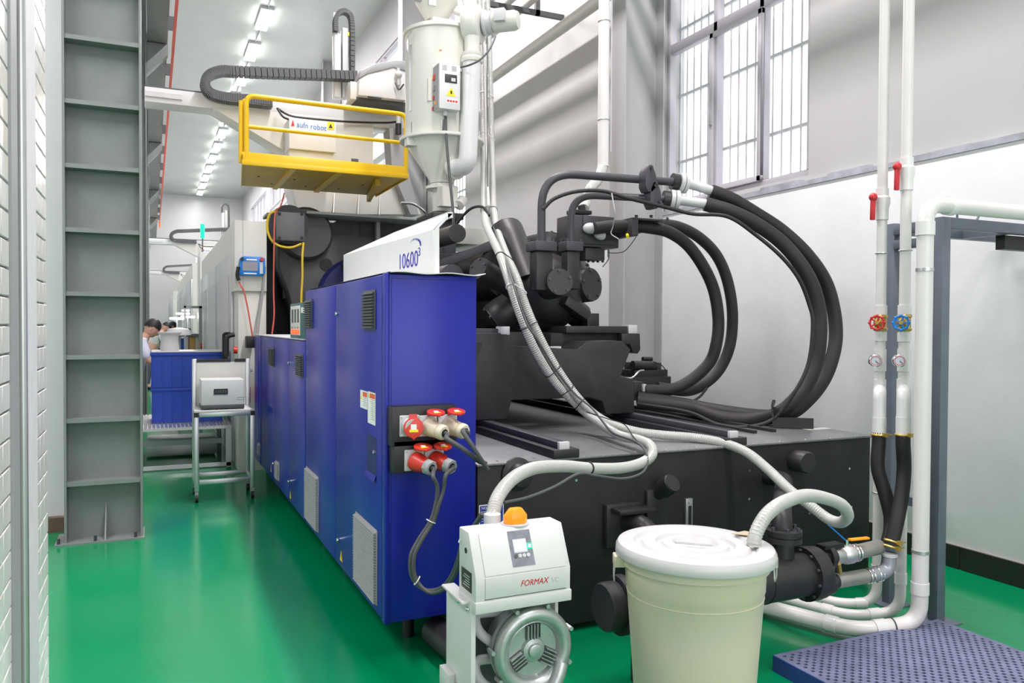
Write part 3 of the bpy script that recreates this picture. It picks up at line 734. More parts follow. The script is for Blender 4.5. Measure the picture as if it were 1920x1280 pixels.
# upper guide rails with pale end blocks
for x0_, x1_, xe in ((1.62, 2.0, 2.06),):
    a = at(932, 618, Y=4.68); MB().box(1.62, a.x, 4.66, 7.4, 1.53, 1.585).build('guide_rail', M_cast, cg, bevel=.003)
    b = at(956, 612, Y=4.62); MB().box(a.x, b.x, 4.62, 4.70, 1.545, b.z).build('end_block', M_lgrey, cg, bevel=.003)
zz = at(1100, 608, Y=5.0)
MB().box(at(1062, 615, Y=4.85).x, at(1177, 615, Y=4.85).x, 4.85, 7.0, 1.555, 1.605).build('slide_plate', M_blk2, cg, bevel=.004)
MB().box(at(1062, 615, Y=4.95).x-.15, at(1165, 640, Y=4.9).x, 4.9, 6.8, 1.42, 1.555).build('slide_base', M_blk, cg, bevel=.004)
a = at(1179, 609, Y=4.85); b = at(1195, 625, Y=4.85); MB().box(a.x, b.x, 4.85, 4.95, b.z, a.z).build('end_block', M_lgrey, cg, bevel=.003)
hk = [cfr(*q, 4.84) for q in ((1166, 625), (1200, 625), (1201, 655), (1196, 663), (1187, 660), (1181, 645), (1166, 645))]
MB().prism(hk, (0, .15, 0)).build('hook_bracket', M_blk2, cg, bevel=.004)
MB().box(1.9, 3.0, 5.0, 6.4, 1.15, 1.56).build('core_block', M_blk, cg, bevel=.01)
# white paper scraps seen below the slide
for px in (1040, 1090): 
    q = at(px, 652, Y=4.7); MB().box(q.x-.03, q.x+.05, 4.70, 4.74, q.z-.006, q.z+.01).build('pale_shim', M_lgrey, cg)
# ---------------------------------------------------------------- radial hydraulic motor
C0 = at(1018, 548, Y=5.25)
mo = thing('hydraulic_motor', (C0.x, C0.y, 1.56), 'big black radial hydraulic motor with star of round cylinder heads', 'motor')
MB().lathe(C0+V((0, -.30, 0)), (0, 1, 0), [(.10, 0), (.17, .03), (.22, .08), (.26, .2), (.27, .5), (.22, .58), (.2, .8)], 36).build('housing', M_blk2, mo, sharp=50)
MB().ball(C0, .30, (1, .9, 1), 28, 16).build('housing_bulge', M_blk2, mo)
def head(cap, base, r, flare=1.0, bolts=5, square=False, bz=None, nb=None):
    cap, base = V(cap), V(base); d = (cap-base); L = d.length; d.normalize()
    c = MB().lathe(base, d, [(r*.95*flare, 0), (r*.9, L*.35), (r*.93, L*.6), (r, L*.72), (r, L-.02), (r*.96, L-.012), (r*.96, L), (.01, L+.001)], 32).build('cylinder_head', M_blk2, mo, sharp=35)
    u, v, _ = frame(d); b = MB(); nb = bolts
    for k in range(nb):
        a = 2*math.pi*k/nb+.4; q = cap+u*math.cos(a)*r*.8+v*math.sin(a)*r*.8
        b.cyl(q-d*.004, q+d*.010, r*.10, n=6)
    b.build('cap_bolts', M_cast, c)
    return c
P_ = lambda px, py, Y: at(px, py, Y=Y)
head(P_(1050, 528, 4.70), P_(1008, 550, 5.25), .094)
head(P_(1110, 533, 5.0), P_(1025, 545, 5.40), .125, nb=8)
head(P_(1096, 503, 5.25), P_(1030, 550, 5.5), .125)
head(P_(948, 430, 5.50), P_(988, 535, 5.15), .13)
head(P_(1042, 442, 5.50), P_(1018, 545, 5.50), .115)
head(P_(896, 503, 5.05), P_(975, 548, 5.20), .085)
head(P_(1090, 594, 5.3), P_(1020, 545, 5.25), .10)
head(P_(925, 602, 5.35), P_(1000, 545, 5.25), .13)
head(P_(1010, 618, 5.35), P_(1005, 555, 5.25), .13)
MB().obox(P_(1073, 578, 4.95), (P_(1098, 597, 4.95)-P_(1048, 562, 4.95)), (0, 1, 0), (.5, 0, 1), .11, .09, .035).build('wedge_casting', M_blk2, mo, bevel=.01)
MB().obox(P_(1105, 600, 5.1), (1, 0, 0), (0, 1, 0), (0, 0, 1), .05, .06, .05).build('side_block', M_blk2, mo, bevel=.004)
# manifold posts carrying the two pipes
pA = P_(1015, 462, 4.80); pB = P_(1070, 462, 4.86)
for q, r in ((pA, .08), (pB, .066)):
    MB().box(q.x-r*.78, q.x+r*.78, q.y-r*.7, q.y+r*.7, q.z-.30, q.z-.035).build('manifold', M_blk2, mo, bevel=.01)
    f = MB().box(q.x-r, q.x+r, q.y-r, q.y+r, q.z-.035, q.z+.03).build('pipe_flange', M_cast, mo, bevel=.006)
    b = MB()
    for sx in (-1, 1):
        for sy in (-1, 1): b.cyl((q.x+sx*r*.75, q.y+sy*r*.75, q.z+.03), (q.x+sx*r*.75, q.y+sy*r*.75, q.z+.05), .010, n=6)
    b.build('flange_bolts', M_cast, f)
# two rigid pipes
c1 = thing('hydraulic_pipe', pA+V((0, 0, .03)), 'upper black rigid hydraulic pipe bending over from the motor', 'pipe')
e1 = P_(1262, 341, 4.62)
MB().tube(bend([pA, (pA.x, pA.y, at(1010, 322, Y=4.8).z), e1], .24, 9), .028, 16).build('pipe', M_cast, c1)
c2 = thing('hydraulic_pipe', pB+V((0, 0, .03)), 'lower black rigid hydraulic pipe bending over from the motor', 'pipe')
e2_ = P_(1246, 373, 4.60)
MB().tube(bend([pB, (pB.x, pB.y, at(1064, 363, Y=4.85).z), e2_], .22, 9), .026, 16).build('pipe', M_cast, c2)
# clamp joining them
cl = thing('pipe_clamp', P_(1213, 390, 4.6), 'black diamond-shaped double clamp holding the two rigid pipes', 'clamp')
for (px, py) in ((1213, 338), (1222, 369)):
    q = P_(px, py, 4.60)
    MB().prism([q+V(d) for d in ((-.035, -.04, -.05), (-.035, -.04, .05), (-.01, -.04, .10), (.02, -.04, .10), (.05, -.04, .03), (.05, -.04, -.05), (.02, -.04, -.085), (-.015, -.04, -.085))], (0, .09, 0)).build('clamp_block', M_cast, cl, bevel=.004)
    MB().cyl(q+V((.005, -.045, .08)), q+V((.005, -.055, .08)), .011, n=8).build('clamp_bolt', M_cast, cl)
    MB().cyl(q+V((.038, -.045, -.04)), q+V((.038, -.055, -.04)), .011, n=8).build('clamp_bolt', M_cast, cl)
# hoses of the big arc
def hose(name, label, start, pts, r, ferrule, cat='hose', grp=None):
    pts3 = spline(path(pts), 8)
    t = thing(name, pts3[-1], label, cat, grp)
    MB().tube(pts3, r, 18).build('hose_body', M_rub, t)
    if ferrule:
        f = path(ferrule)
        d = (f[1]-f[0]).normalized()
        MB().cyl(f[0]-d*.05, f[0]-d*.005, .058, n=22).build('black_flange', M_blk2, t)
        MB().cyl(f[0]+d*.0, f[0]+d*.028, .070, n=22).build('white_flange', M_lgrey, t)
        MB().cyl(f[0]+d*.034, f[0]+d*.06, .070, n=22).build('white_flange', M_lgrey, t)
        MB().tube(spline([f[0]+d*.05]+f[1:]+[pts3[0]+(pts3[1]-pts3[0])*.4], 5), .034, 16).build('ferrule', M_lgrey, t)
    return t
hose('hydraulic_hose', 'outermost thick black hydraulic hose of the large right-hand arc', None,
     [(1333, 358, 4.55), (1371, 373, 4.5), (1418, 401, 4.45), (1465, 432, 4.4), (1512, 476, 4.32), (1547, 527, 4.28), (1563, 581, 4.25), (1567, 630, 4.22), (1560, 672, 4.2), (1544, 712, 4.2), (1516, 748, 4.2), (1480, 775, 4.25), (1430, 780, 4.4), (1347, 770, 4.6), (1277, 757, 4.85), (1195, 745, 5.0)], .049,
     [(1272, 342, 4.62), (1300, 347, 4.6), (1320, 353, 4.56)])
hose('hydraulic_hose', 'second thick black hydraulic hose, inner one of the large right-hand arc', None,
     [(1322, 382, 4.5), (1371, 397, 4.42), (1418, 420, 4.36), (1465, 454, 4.28), (1502, 497, 4.2), (1525, 540, 4.15), (1536, 590, 4.12), (1537, 632, 4.1), (1530, 680, 4.1), (1512, 722, 4.1), (1482, 758, 4.12), (1450, 779, 4.2), (1406, 787, 4.36), (1347, 782, 4.5), (1289, 764, 4.75), (1195, 752, 4.95)], .050,
     [(1256, 374, 4.60), (1285, 377, 4.56), (1308, 380, 4.52)])
hose('thin_hose', 'thin brown-black hose following the inside of the large arc', None,
     [(1018, 392, 4.72), (1040, 372, 4.7), (1080, 359, 4.66), (1130, 358, 4.6), (1180, 372, 4.52), (1254, 390, 4.5), (1300, 401, 4.45), (1364, 406, 4.3), (1418, 441, 4.22), (1465, 481, 4.12), (1498, 523, 4.06), (1517, 570, 4.04), (1524, 607, 4.02), (1516, 680, 4.02), (1490, 735, 4.04), (1450, 785, 4.12), (1400, 800, 4.2), (1345, 795, 4.35), (1289, 772, 4.6), (1195, 757, 4.9)], .013, None)
# saddle bracket on the tank
q = at(1482, 792, Z=TZ+.003)
sb = thing('hose_saddle', (q.x, q.y, TZ), 'black folded steel saddle clamping the large hoses to the tank top', 'bracket')
a = at(1440, 760, Y=4.1); b = at(1448, 798, Y=4.1)
O = at(1449, 801, Z=TZ+.004); uu = V((.70, .71, 0)); ww = V((.78, -.62, 0)).normalized(); zz_ = V((0, 0, 1))
MB().obox(O+uu*.10+zz_*.075, uu, ww, (-.06, .06, 1), .11, .006, .078).build('side_plate', M_blk2, sb)
MB().obox(O+ww*.13+zz_*.035, ww, uu, zz_, .13, .005, .035).build('front_plate', M_blk2, sb)
MB().obox(O+ww*.13+uu*.10+zz_*.005, ww, uu, zz_, .13, .10, .005).build('foot_plate', M_blk2, sb)
for t_ in (.02, .17): MB().cyl(O+uu*t_+zz_*.15, O+uu*t_+zz_*.172, .011, n=6).build('bolt', M_cast, sb)
# valve block with the smaller hose arc
vb = thing('valve_block', P_(1135, 480, 5.1), 'dark hydraulic valve block above the motor where the small arc hoses start', 'valve')
def pbox(name, m, x0, y0, x1, y1, Y, dep, par, bev=.004):
    a = at(x0, y0, Y=Y); b = at(x1, y1, Y=Y)
    return MB().box(a.x, b.x, Y, Y+dep, b.z, a.z).build(name, m, par, bevel=bev)
pbox('block_body', M_cast, 1070, 402, 1152, 460, 5.1, .22, vb, .006)
pbox('block_cover', M_cast, 1094, 403, 1151, 432, 5.085, .015, vb)
pbox('lower_block', M_cast, 1084, 440, 1160, 465, 5.12, .2, vb)
pbox('solenoid', M_cast, 1098, 464, 1134, 488, 5.14, .14, vb)
pbox('solenoid_cap', M_black, 1074, 392, 1110, 402, 5.14, .1, vb)
MB().cyl(P_(1090, 385, 5.2), P_(1093, 402, 5.2), .03, n=14).build('top_plug', M_black, vb)
for k in range(4): MB().cyl(P_(1103+k*9, 486, 5.2), P_(1103+k*9, 492, 5.2), .010, n=6).build('bolt', M_black, vb)
for q in ((1107, 428, 5.05), (1128, 440, 5.05)):
    c = P_(*q); MB().ball(c, .055, (1.1, .8, .75)).build('wrapped_fitting', M_lgrey, vb)
pbox('link_pipe_block', M_blk2, 1060, 445, 1086, 470, 5.15, .1, vb)
hose('hydraulic_hose', 'front hose of the smaller black arc right of the valve block', None,
     [(1115, 428, 5.0), (1150, 424, 4.98), (1190, 424, 4.95), (1219, 427, 4.93), (1254, 435, 4.9), (1289, 459, 4.88), (1319, 500, 4.85), (1339, 546, 4.83), (1347, 600, 4.82), (1343, 645, 4.82), (1330, 680, 4.85), (1296, 712, 4.9), (1258, 730, 4.95), (1208, 732, 5.0)], .045, None)
hose('hydraulic_hose', 'rear hose of the smaller black arc right of the valve block', None,
     [(1128, 440, 5.05), (1165, 436, 5.1), (1205, 425, 5.14), (1242, 421, 5.16), (1277, 427, 5.18), (1312, 446, 5.18), (1343, 478, 5.16), (1363, 523, 5.14), (1373, 581, 5.12), (1370, 640, 5.12), (1354, 684, 5.14), (1328, 714, 5.16), (1291, 732, 5.18), (1232, 726, 5.22)], .045, None)
bk = thing('hose_bracket', P_(1210, 425, 4.9), 'small black bracket gripping the two smaller arc hoses', 'bracket')
pbox('front_plate', M_cast, 1186, 408, 1197, 442, 4.86, .36, bk)
pbox('top_plate', M_cast, 1186, 407, 1243, 415, 4.86, .36, bk)
for px in (1193, 1221): MB().cyl(P_(px, 408, 4.9), P_(px, 403, 4.9), .012, n=6).build('bolt', M_black, bk)
MB().cyl(P_(1252, 415, 4.9), P_(1251, 407, 4.9), .018, .006, n=6).build('lug', M_black, bk)
# white tie ribbon & thin wires
o = MB().tube(spline(path([(1147, 362, 4.55), (1150, 380, 4.56), (1153, 400, 4.6), (1149, 425, 4.85), (1146, 438, 4.9), (1160, 448, 4.92)]), 6), .004, 6).build('white_ribbon', M_stick); tag(o, 'thin white ribbon hanging from the lower rigid pipe', 'ribbon')
o = MB().tube(spline(path([(1195, 440, 4.85), (1183, 458, 4.85), (1168, 472, 4.9), (1145, 474, 4.95), (1140, 470, 5.0)]), 6), .003, 6).build('thin_wire', M_black); tag(o, 'thin black wire looping from the small hose bracket', 'wire')
o = MB().tube(spline(path([(1140, 465, 5.0), (1141, 485, 5.0), (1130, 500, 5.0)]), 5), .004, 6).tube([P_(1141, 468, 5.0), P_(1141, 482, 5.0)], .008, 8).build('sensor_wire', M_dgrey); tag(o, 'small sensor with short wire hanging below the valve block', 'wire')
o = MB().cyl(P_(1176, 440, 4.9), P_(1177, 444, 4.86), .012, n=10).build('yellow_plug', M_styel); tag(o, 'tiny yellow plug beside the fittings of the smaller hoses', 'plug')

# auxiliary pump unit behind the carriage
ap = thing('pump_unit', P_(1215, 745, 5.4), 'small black pump and valve unit behind the carriage at the lower hose ends', 'pump')
pbox('base_block', M_blk2, 1160, 708, 1258, 748, 5.4, .3, ap)
pbox('mid_block', M_blk2, 1190, 694, 1252, 712, 5.42, .25, ap)
pbox('top_block', M_cast, 1195, 680, 1240, 695, 5.44, .2, ap)
MB().cyl(P_(1186, 685, 5.45), P_(1228, 686, 5.45), .04, n=16).build('pump_motor', M_black, ap)
MB().cyl(P_(1205, 673, 5.5), P_(1222, 673, 5.5), .02, n=12).build('pump_cap', M_black, ap)
pbox('pipe_end', M_blk2, 1189, 716, 1208, 742, 5.0, .35, ap)
pbox('pale_flange', M_lgrey, 1206, 720, 1212, 734, 4.98, .1, ap)
MB().tube(spline(path([(1162, 709, 5.3), (1185, 708, 5.25), (1198, 696, 5.25), (1207, 694, 5.3)]), 5), .007, 8).build('metal_tube', M_alu, ap)
MB().tube(spline(path([(1225, 678, 5.42), (1240, 684, 5.4), (1250, 696, 5.4)]), 5), .004, 6).build('wire', M_black, ap)
o = MB().tube(spline(path([(1240, 748, 4.9), (1285, 755, 4.85), (1310, 745, 4.85), (1325, 728, 4.85)]), 6), .010, 8).build('thin_hose', M_rub); tag(o, 'short thin black hose beneath the smaller hose arc', 'hose')

# barrel area between shield and motor
br = thing('injection_barrel', (2.4, 7.0, 1.6), 'black injection barrel and cylinders running back from the motor to the press', 'barrel')
MB().cyl((2.45, 5.4, 2.02), (2.45, 9.3, 2.02), .22, n=28).build('barrel', M_blk2, br)
for x, z in ((2.1, 2.3), (2.85, 2.28)): MB().cyl((x, 5.6, z), (x, 9.3, z), .07, n=20).build('rod_cylinder', M_blk2, br)
MB().cyl((1.95, 5.3, 1.95), (1.95, 9.3, 1.95), .09, n=20).build('rod_cylinder', M_cast, br)
a = P_(812, 500, 5.9); b = P_(925, 458, 5.4)
MB().obox((a+b)/2, b-a, (0, 1, 0), (0, 0, 1), (b-a).length/2, .05, .035).build('sloping_arm', M_cast, br, bevel=.006)
MB().box(1.7, 2.9, 6.2, 6.5, 1.5, 2.2).build('mount_block', M_blk, br, bevel=.01)
fb = pbox('cream_cover', M_cream, 855, 425, 920, 460, 7.2, .8, br, .01)
a = P_(812, 396, 6.85); b = P_(870, 412, 6.85)
MB().box(a.x, b.x, 6.85, 7.35, b.z, a.z).build('feed_block', M_blk2, br, bevel=.008)
MB().box(a.x+.05, b.x-.05, 6.92, 7.28, 2.2, b.z).build('feed_throat', M_cast, br, bevel=.006)

# ================================================================ CLEAR HOSE BUNDLE
r = .0255
T1 = [(899, 0, 7.5), (903, 100, 7.4), (906, 250, 7.2), (907, 375, 6.6), (909, 400, 6.0), (913, 425, 5.4), (938, 480, 4.75), (955, 530, 4.5), (975, 590, 4.40), (1003, 655, 4.38), (1040, 715, 4.40), (1085, 762, 4.38)]
T2 = [(914, 0, 7.55), (918, 100, 7.45), (922, 250, 7.3), (925, 370, 6.7), (927, 400, 6.05), (932, 430, 5.5), (948, 475, 4.9), (968, 520, 4.62), (985, 570, 4.52), (1004, 615, 4.46), (1035, 675, 4.42), (1070, 728, 4.38), (1105, 768, 4.30)]
L1 = T1+[(1120, 790, 4.2), (1160, 815, 3.9), (1196, 824, 3.66), (1219, 835, 3.48), (1222, 853, 3.4), (1202, 868, 3.35), (1165, 877, 3.28), (1110, 878, 3.18), (1060, 874, 3.08), (1010, 876, 2.98), (975, 888, 2.9), (950, 908, 2.82), (932, 935, 2.74), (924, 965, 2.68), (923, 978, 2.64)]
L2 = T2+[(1140, 792, 4.15), (1190, 808, 4.0), (1240, 815, 3.9), (1300, 820, 3.78), (1355, 830, 3.62), (1400, 848, 3.45), (1440, 880, 3.28), (1480, 918, 3.1), (1520, 948, 2.98), (1552, 972, 2.88), (1575, 979, 2.78), (1589, 968, 2.66), (1580, 948, 2.56), (1548, 934, 2.48), (1510, 929, 2.42), (1472, 940, 2.38), (1442, 960, 2.34), (1424, 985, 2.32), (1415, 1008, 2.31), (1413, 1022, 2.31)]
t = thing('suction_hose', path([L1[-1]])[0], 'clear ribbed suction hose running down from the dryer to the vacuum loader', 'hose')
ribbed(MB(), path(L1), r, .013).build('hose_body', M_hose, t)
t = thing('suction_hose', path([L2[-1]])[0], 'clear ribbed suction hose looping into the lid of the white bin', 'hose')
ribbed(MB(), path(L2), r, .013).build('hose_body', M_hose, t)
o = MB().tube(spline(path([(913, 60, 7.3), (914, 250, 7.1), (916, 380, 6.3), (930, 440, 5.2), (955, 510, 4.5), (985, 600, 4.33), (1010, 640, 4.3), (1040, 690, 4.3), (1075, 735, 4.3), (1110, 765, 4.15), (1130, 790, 4.0), (1150, 812, 3.8), (1185, 825, 3.6), (1205, 838, 3.42), (1214, 860, 3.35), (1205, 885, 3.3), (1170, 897, 3.2), (1120, 892, 3.1), (1085, 888, 3.05), (1040, 912, 2.95), (990, 932, 2.85), (945, 942, 2.75)]), 8), .0065, 8).build('air_line', M_dgrey); tag(o, 'thin dark air line tied along the clear hose bundle', 'cable')
o = MB().tube(spline(path([(1100, 772, 4.2), (1140, 785, 4.0), (1170, 795, 3.85), (1185, 815, 3.7), (1195, 828, 3.55)]), 6), .003, 6).build('thin_wire', M_black); tag(o, 'thin black wire beside the clear hoses above the tank', 'wire')
w_ = MB().tube(spline(path([(906, 0, 7.35), (910, 150, 7.3), (913, 300, 7.0), (916, 386, 6.2)]), 6), .012, 8).build('white_tube', M_pvc); tag(w_, 'slim white tube running down between the two clear hoses', 'tube')
P1h, P2h = spline(path(L1), 8), spline(path(L2), 8)
ties = [(165, 1), (258, 1), (395, 0), (480, 0), (540, 1), (612, 0), (700, 0), (735, 0), (764, 0)]
NM = ['level with the dryer control box', 'just below the dryer cylinder', 'where the hoses leave the wall tubes', 'left of the motor top', 'beside the motor left heads', 'above the carriage', 'over the carriage casting', 'below the carriage centre', 'above the tread plate']
for k, (y_, wh) in enumerate(ties):
    i1 = min(range(1, len(P1h)//2), key=lambda i: abs(S(P1h[i]).y-y_)); i2 = min(range(1, len(P2h)//2), key=lambda i: abs(S(P2h[i]).y-y_))
    c1, c2 = P1h[i1], P2h[i2]; d = (P1h[i1+1]-P1h[i1-1]).normalized(); u = c2-c1; u = (u-d*u.dot(d))
    c2 = c1+u; h_ = u.length; u = u.normalized(); v = d.cross(u); R = r+.004
    loop = [c2+(u*math.cos(a)+v*math.sin(a))*R for a in [math.pi*(-.5+i/10) for i in range(11)]]+[c1+(u*math.cos(a)+v*math.sin(a))*R for a in [math.pi*(.5+i/10) for i in range(11)]]
    o = MB().tube(loop, .0034, 6, cyc=True).build('cable_tie', M_stick if wh else M_black)
    tag(o, ('white' if wh else 'black')+' cable tie around the clear hoses, '+NM[k], 'cable tie')
i1 = min(range(len(P1h)//2, len(P1h)-1), key=lambda i: abs(S(P1h[i]).x-1104)+abs(S(P1h[i]).y-878)); 
o = MB().ring(P1h[i1], P1h[i1+1]-P1h[i1-1], r+.003, .004, 24, 6).build('cable_tie', M_black); tag(o, 'black cable tie around the single clear hose right of the loader', 'cable tie')
# ================================================================ MATERIAL DRYER
DC = at(829, 170, Y=7.1); DX, DY = DC.x, 7.1
def dz(y, Y=7.1): return at(829, y, Y=Y).z
dr = thing('material_dryer', (DX, DY, dz(395)), 'cream hopper dryer with cone bottom and control box above the barrel', 'dryer')
R_ = .345
MB().lathe((DX, DY, dz(262)), (0, 0, 1), [(R_-.005, 0), (R_, .01), (R_, dz(66)-dz(262)-.04), (R_+.02, dz(66)-dz(262)-.03), (R_+.02, dz(66)-dz(262)), (R_-.02, dz(66)-dz(262)+.02), (.1, dz(66)-dz(262)+.03)], 48).build('drum', M_cream, dr, sharp=30)
MB().lathe((DX, DY, dz(270)), (0, 0, 1), [(R_+.05, 0), (R_+.055, .008), (R_+.055, .03), (R_, .034)], 48).build('drum_flange', M_cream, dr, sharp=30)
MB().lathe((DX, DY, dz(345)), (0, 0, 1), [(.11, 0), (.12, .03), (R_-.01, dz(275)-dz(345)), (R_, dz(268)-dz(345))], 40).build('cone', M_cream, dr, sharp=30)
MB().lathe((DX, DY, dz(356)), (0, 0, 1), [(.155, 0), (.155, .025), (.11, .026), (.11, .05)], 30).build('neck_flange', M_cream, dr, sharp=30)
MB().lathe((DX, DY, dz(397)), (0, 0, 1), [(.085, 0), (.085, dz(356)-dz(397))], 26).build('neck', M_cream, dr)
MB().box(DX-.085, DX+.085, DY-.2, DY-.1, dz(392), dz(356)).build('neck_cover', M_cream, dr)
MB().cyl(at(868, 375, Y=6.95), at(860, 385, Y=6.9), .05, n=16).build('magnet_drawer', M_cream, dr)
MB().tube(bend([at(752, 380, Y=6.9), at(775, 381, Y=6.9), at(795, 395, Y=6.9), at(802, 405, Y=6.95)], .05), .012, 8).build('drain_handle', M_chr, dr)
for a_ in (200, 250, 300):
    a = math.radians(a_); q = V((DX+R_*math.cos(a), DY+R_*math.sin(a), dz(258)))
    MB().box(q.x-.012, q.x+.012, q.y-.014, q.y+.01, q.z-.03, q.z+.08).build('toggle_clip', M_chr, dr)
MB().box(DX-R_-.03, DX-R_+.06, DY-.12, DY-.02, dz(270)-.07, dz(270)+.01).build('side_lug', M_cream, dr, bevel=.004)
a = math.radians(195)
MB().obox((DX+(R_+.002)*math.cos(a), DY+(R_+.002)*math.sin(a), dz(160)), (math.cos(a), math.sin(a), 0), (-math.sin(a), math.cos(a), 0), (0, 0, 1), .006, .02, .3).build('sight_strip', M_chr, dr)
MB().tube(bend([(DX-R_-.0, DY-.15, dz(135)), (DX-R_-.04, DY-.15, dz(118)), (DX-R_-.04, DY-.15, dz(92)), (DX-R_, DY-.15, dz(80))], .03), .008, 6).build('door_handle', M_chr, dr)
MB().obox((DX-.12, DY-R_*.93, dz(118)), (1, 0, 0), (0, 1, 0), (0, 0, 1), .02, .003, .004).build('brand_strip', M_stred, dr)
# upper loader hopper
MB().box(DX-.14, DX+.07, DY-.13, DY+.15, dz(64), dz(44)).build('loader_base', M_mwhite, dr, bevel=.004)
MB().lathe((DX-.06, DY, dz(42)), (0, 0, 1), [(.1, 0), (.2, .17), (.2, .5), (.17, .52)], 36).build('loader_hopper', M_cream, dr, sharp=30)
MB().cyl((DX-.28, DY-.05, dz(8)), (DX-.2, DY-.05, dz(8)), .04, n=14).build('side_motor', M_grey, dr)
MB().box(DX-.2, DX-.13, DY-.2, DY-.17, dz(30), dz(20)).build('small_plate', M_lgrey, dr)
# control box
BY = DY-R_-.10
a = at(824, 117, Y=BY); b = at(863, 207, Y=BY)
dp_ = at(808, 213, X=a.x).y
cb = MB().box(a.x, b.x, BY, BY+.22, b.z, a.z).build('control_box', M_mwhite, dr, bevel=.004)
for k in range(4):
    for j in (0, 1): MB().box(a.x+.025+j*.09, a.x+.07+j*.09, BY-.002, BY, a.z-.022-k*.012, a.z-.017-k*.012).build('vent_slot', M_grey, cb)
q = at(834, 138, Y=BY); MB().box(q.x, q.x+.115, BY-.003, BY, q.z-.075, q.z).build('data_plate', M_inkk, cb, bevel=.001)
MB().box(q.x+.06, q.x+.10, BY-.005, BY-.003, q.z-.06, q.z-.03).build('data_print', M_lgrey, cb)
q = at(846, 180, Y=BY); MB().prism([(q.x-.045, BY-.001, q.z), (q.x+.045, BY-.001, q.z), (q.x, BY-.001, q.z+.075)], (0, -.001, 0)).build('warning_triangle', M_styel, cb)
MB().box(q.x-.008, q.x+.008, BY-.0035, BY-.002, q.z+.018, q.z+.045).build('warning_mark', M_inkk, cb)
q = at(837, 184, Y=BY); MB().box(q.x, q.x+.11, BY-.002, BY, q.z-.04, q.z).build('red_notice', M_stick, cb)
for k in range(4): MB().box(q.x+.006+k*.026, q.x+.026+k*.026, BY-.003, BY-.002, q.z-.03, q.z-.012).build('red_character', M_inkr, cb)
xl_ = a.x-.001
MB().box(xl_-.006, xl_, BY+.004, BY+.216, b.z+.004, a.z-.004).build('side_door', M_grey, cb)
for (dy, dz_, m, s) in ((.12, -.10, M_red, .022), (.12, -.2, M_scrg, .02), (.13, -.28, M_redh, .016), (.15, -.37, M_red, .014), (.08, -.34, M_orange, .011)):
    MB().box(xl_-.014, xl_-.006, BY+dy-s, BY+dy+s, a.z+dz_-s*1.2, a.z+dz_+s*1.2).build('indicator', m, cb, bevel=.002)
MB().box(a.x-.05, b.x+.02, BY+.22, DY-R_+.06, b.z+.1, a.z-.1).build('box_mount', M_cream, dr)
c = MB().tube(spline(path([(835, 215, 6.75), (837, 260, 6.72), (842, 320, 6.7), (847, 370, 6.68), (850, 410, 6.66), (849, 440, 6.7)]), 6), .014, 8).build('power_cable', M_dgrey); tag(c, 'dark cable hanging from the dryer control box', 'cable')
MB().cyl(at(835, 208, Y=6.72), at(835, 217, Y=6.72), .02, n=10).build('cable_gland', M_lgrey, dr)
c = MB().tube(spline(path([(848, 442, 6.7), (854, 425, 6.6), (865, 408, 6.5), (880, 393, 6.4), (895, 387, 6.2), (908, 390, 6.0), (917, 404, 5.8)]), 6), .012, 8).build('curved_cable', M_black); tag(c, 'black cable arching from the dryer foot to the hose bundle', 'cable')
# dryer blower
bl = thing('dryer_blower', at(893, 45, Y=6.75), 'cream centrifugal blower with motor and hot-air duct on the right of the dryer', 'blower')
qc = at(893, 46, Y=6.75)
ax = V((.72, -.62, 0)).normalized()
MB().lathe(qc-ax*.11, ax, [(.09, 0), (.165, .01), (.185, .05), (.185, .11), (.165, .15), (.11, .17)], 36).build('volute', M_cream, bl, sharp=40)
MB().cyl(qc-ax*.112, qc-ax*.10, .085, n=20).build('inlet_grille', M_dgrey, bl)
for k in range(5):
    a = k*math.pi*2/5; u = V((-.62*-1, .72, 0)); u = V((0, 0, 1)).cross(ax)
    MB().bar(qc-ax*.116, qc-ax*.116+(u*math.cos(a)+V((0, 0, 1))*math.sin(a))*.083, .012, .008).build('grille_spoke', M_cream, bl)
MB().lathe(qc+ax*.08, ax, [(.11, 0), (.115, .02), (.10, .03), (.10, .07), (.11, .08)], 30).build('cooling_ribs', M_lgrey, bl)
MB().lathe(qc+ax*.16, ax, [(.085, 0), (.09, .01), (.09, .20), (.075, .24), (.03, .245)], 30).build('motor', M_cream, bl)
MB().obox(qc+ax*.22+V((-.04, -.10, .02)), ax, V((0, 0, 1)).cross(ax), (0, 0, 1), .05, .03, .055).build('terminal_box', M_lgrey, bl, bevel=.004)
du = at(888, 110, Y=6.95)
MB().tube([at(885, 68, Y=6.72), at(885, 104, Y=6.72)], .07, 24).build('outlet_neck', M_cream, bl)
MB().lathe(at(885, 118, Y=6.70), (0, 0, 1), [(.095, 0), (.10, .02), (.10, .035), (.088, .05), (.092, .06), (.092, .085)], 30).build('neck_clamp', M_cream, bl, sharp=30)
MB().tube(bend([at(885, 114, Y=6.70), at(882, 180, Y=6.70), at(877, 312, Y=6.72), at(846, 316, Y=6.92)], .16, 8), .084, 28).build('duct', M_mwhite, bl)
MB().lathe(at(856, 314, Y=6.86), at(840, 316, Y=6.98)-at(856, 314, Y=6.86), [(.11, 0), (.11, .02), (.08, .022)], 26).build('duct_flange', M_cream, bl)
for y_ in (130, 200): MB().bar(at(862, y_, Y=6.75), at(874, y_+4, Y=6.85), .04, .04).build('duct_bracket', M_cream, bl)
MB().tube(spline([at(868, -10, Y=6.9), at(874, 10, Y=6.85), at(868, 25, Y=6.9), at(855, 22, Y=7.0)], 6), .03, 12).build('air_pipe', M_cream, bl)
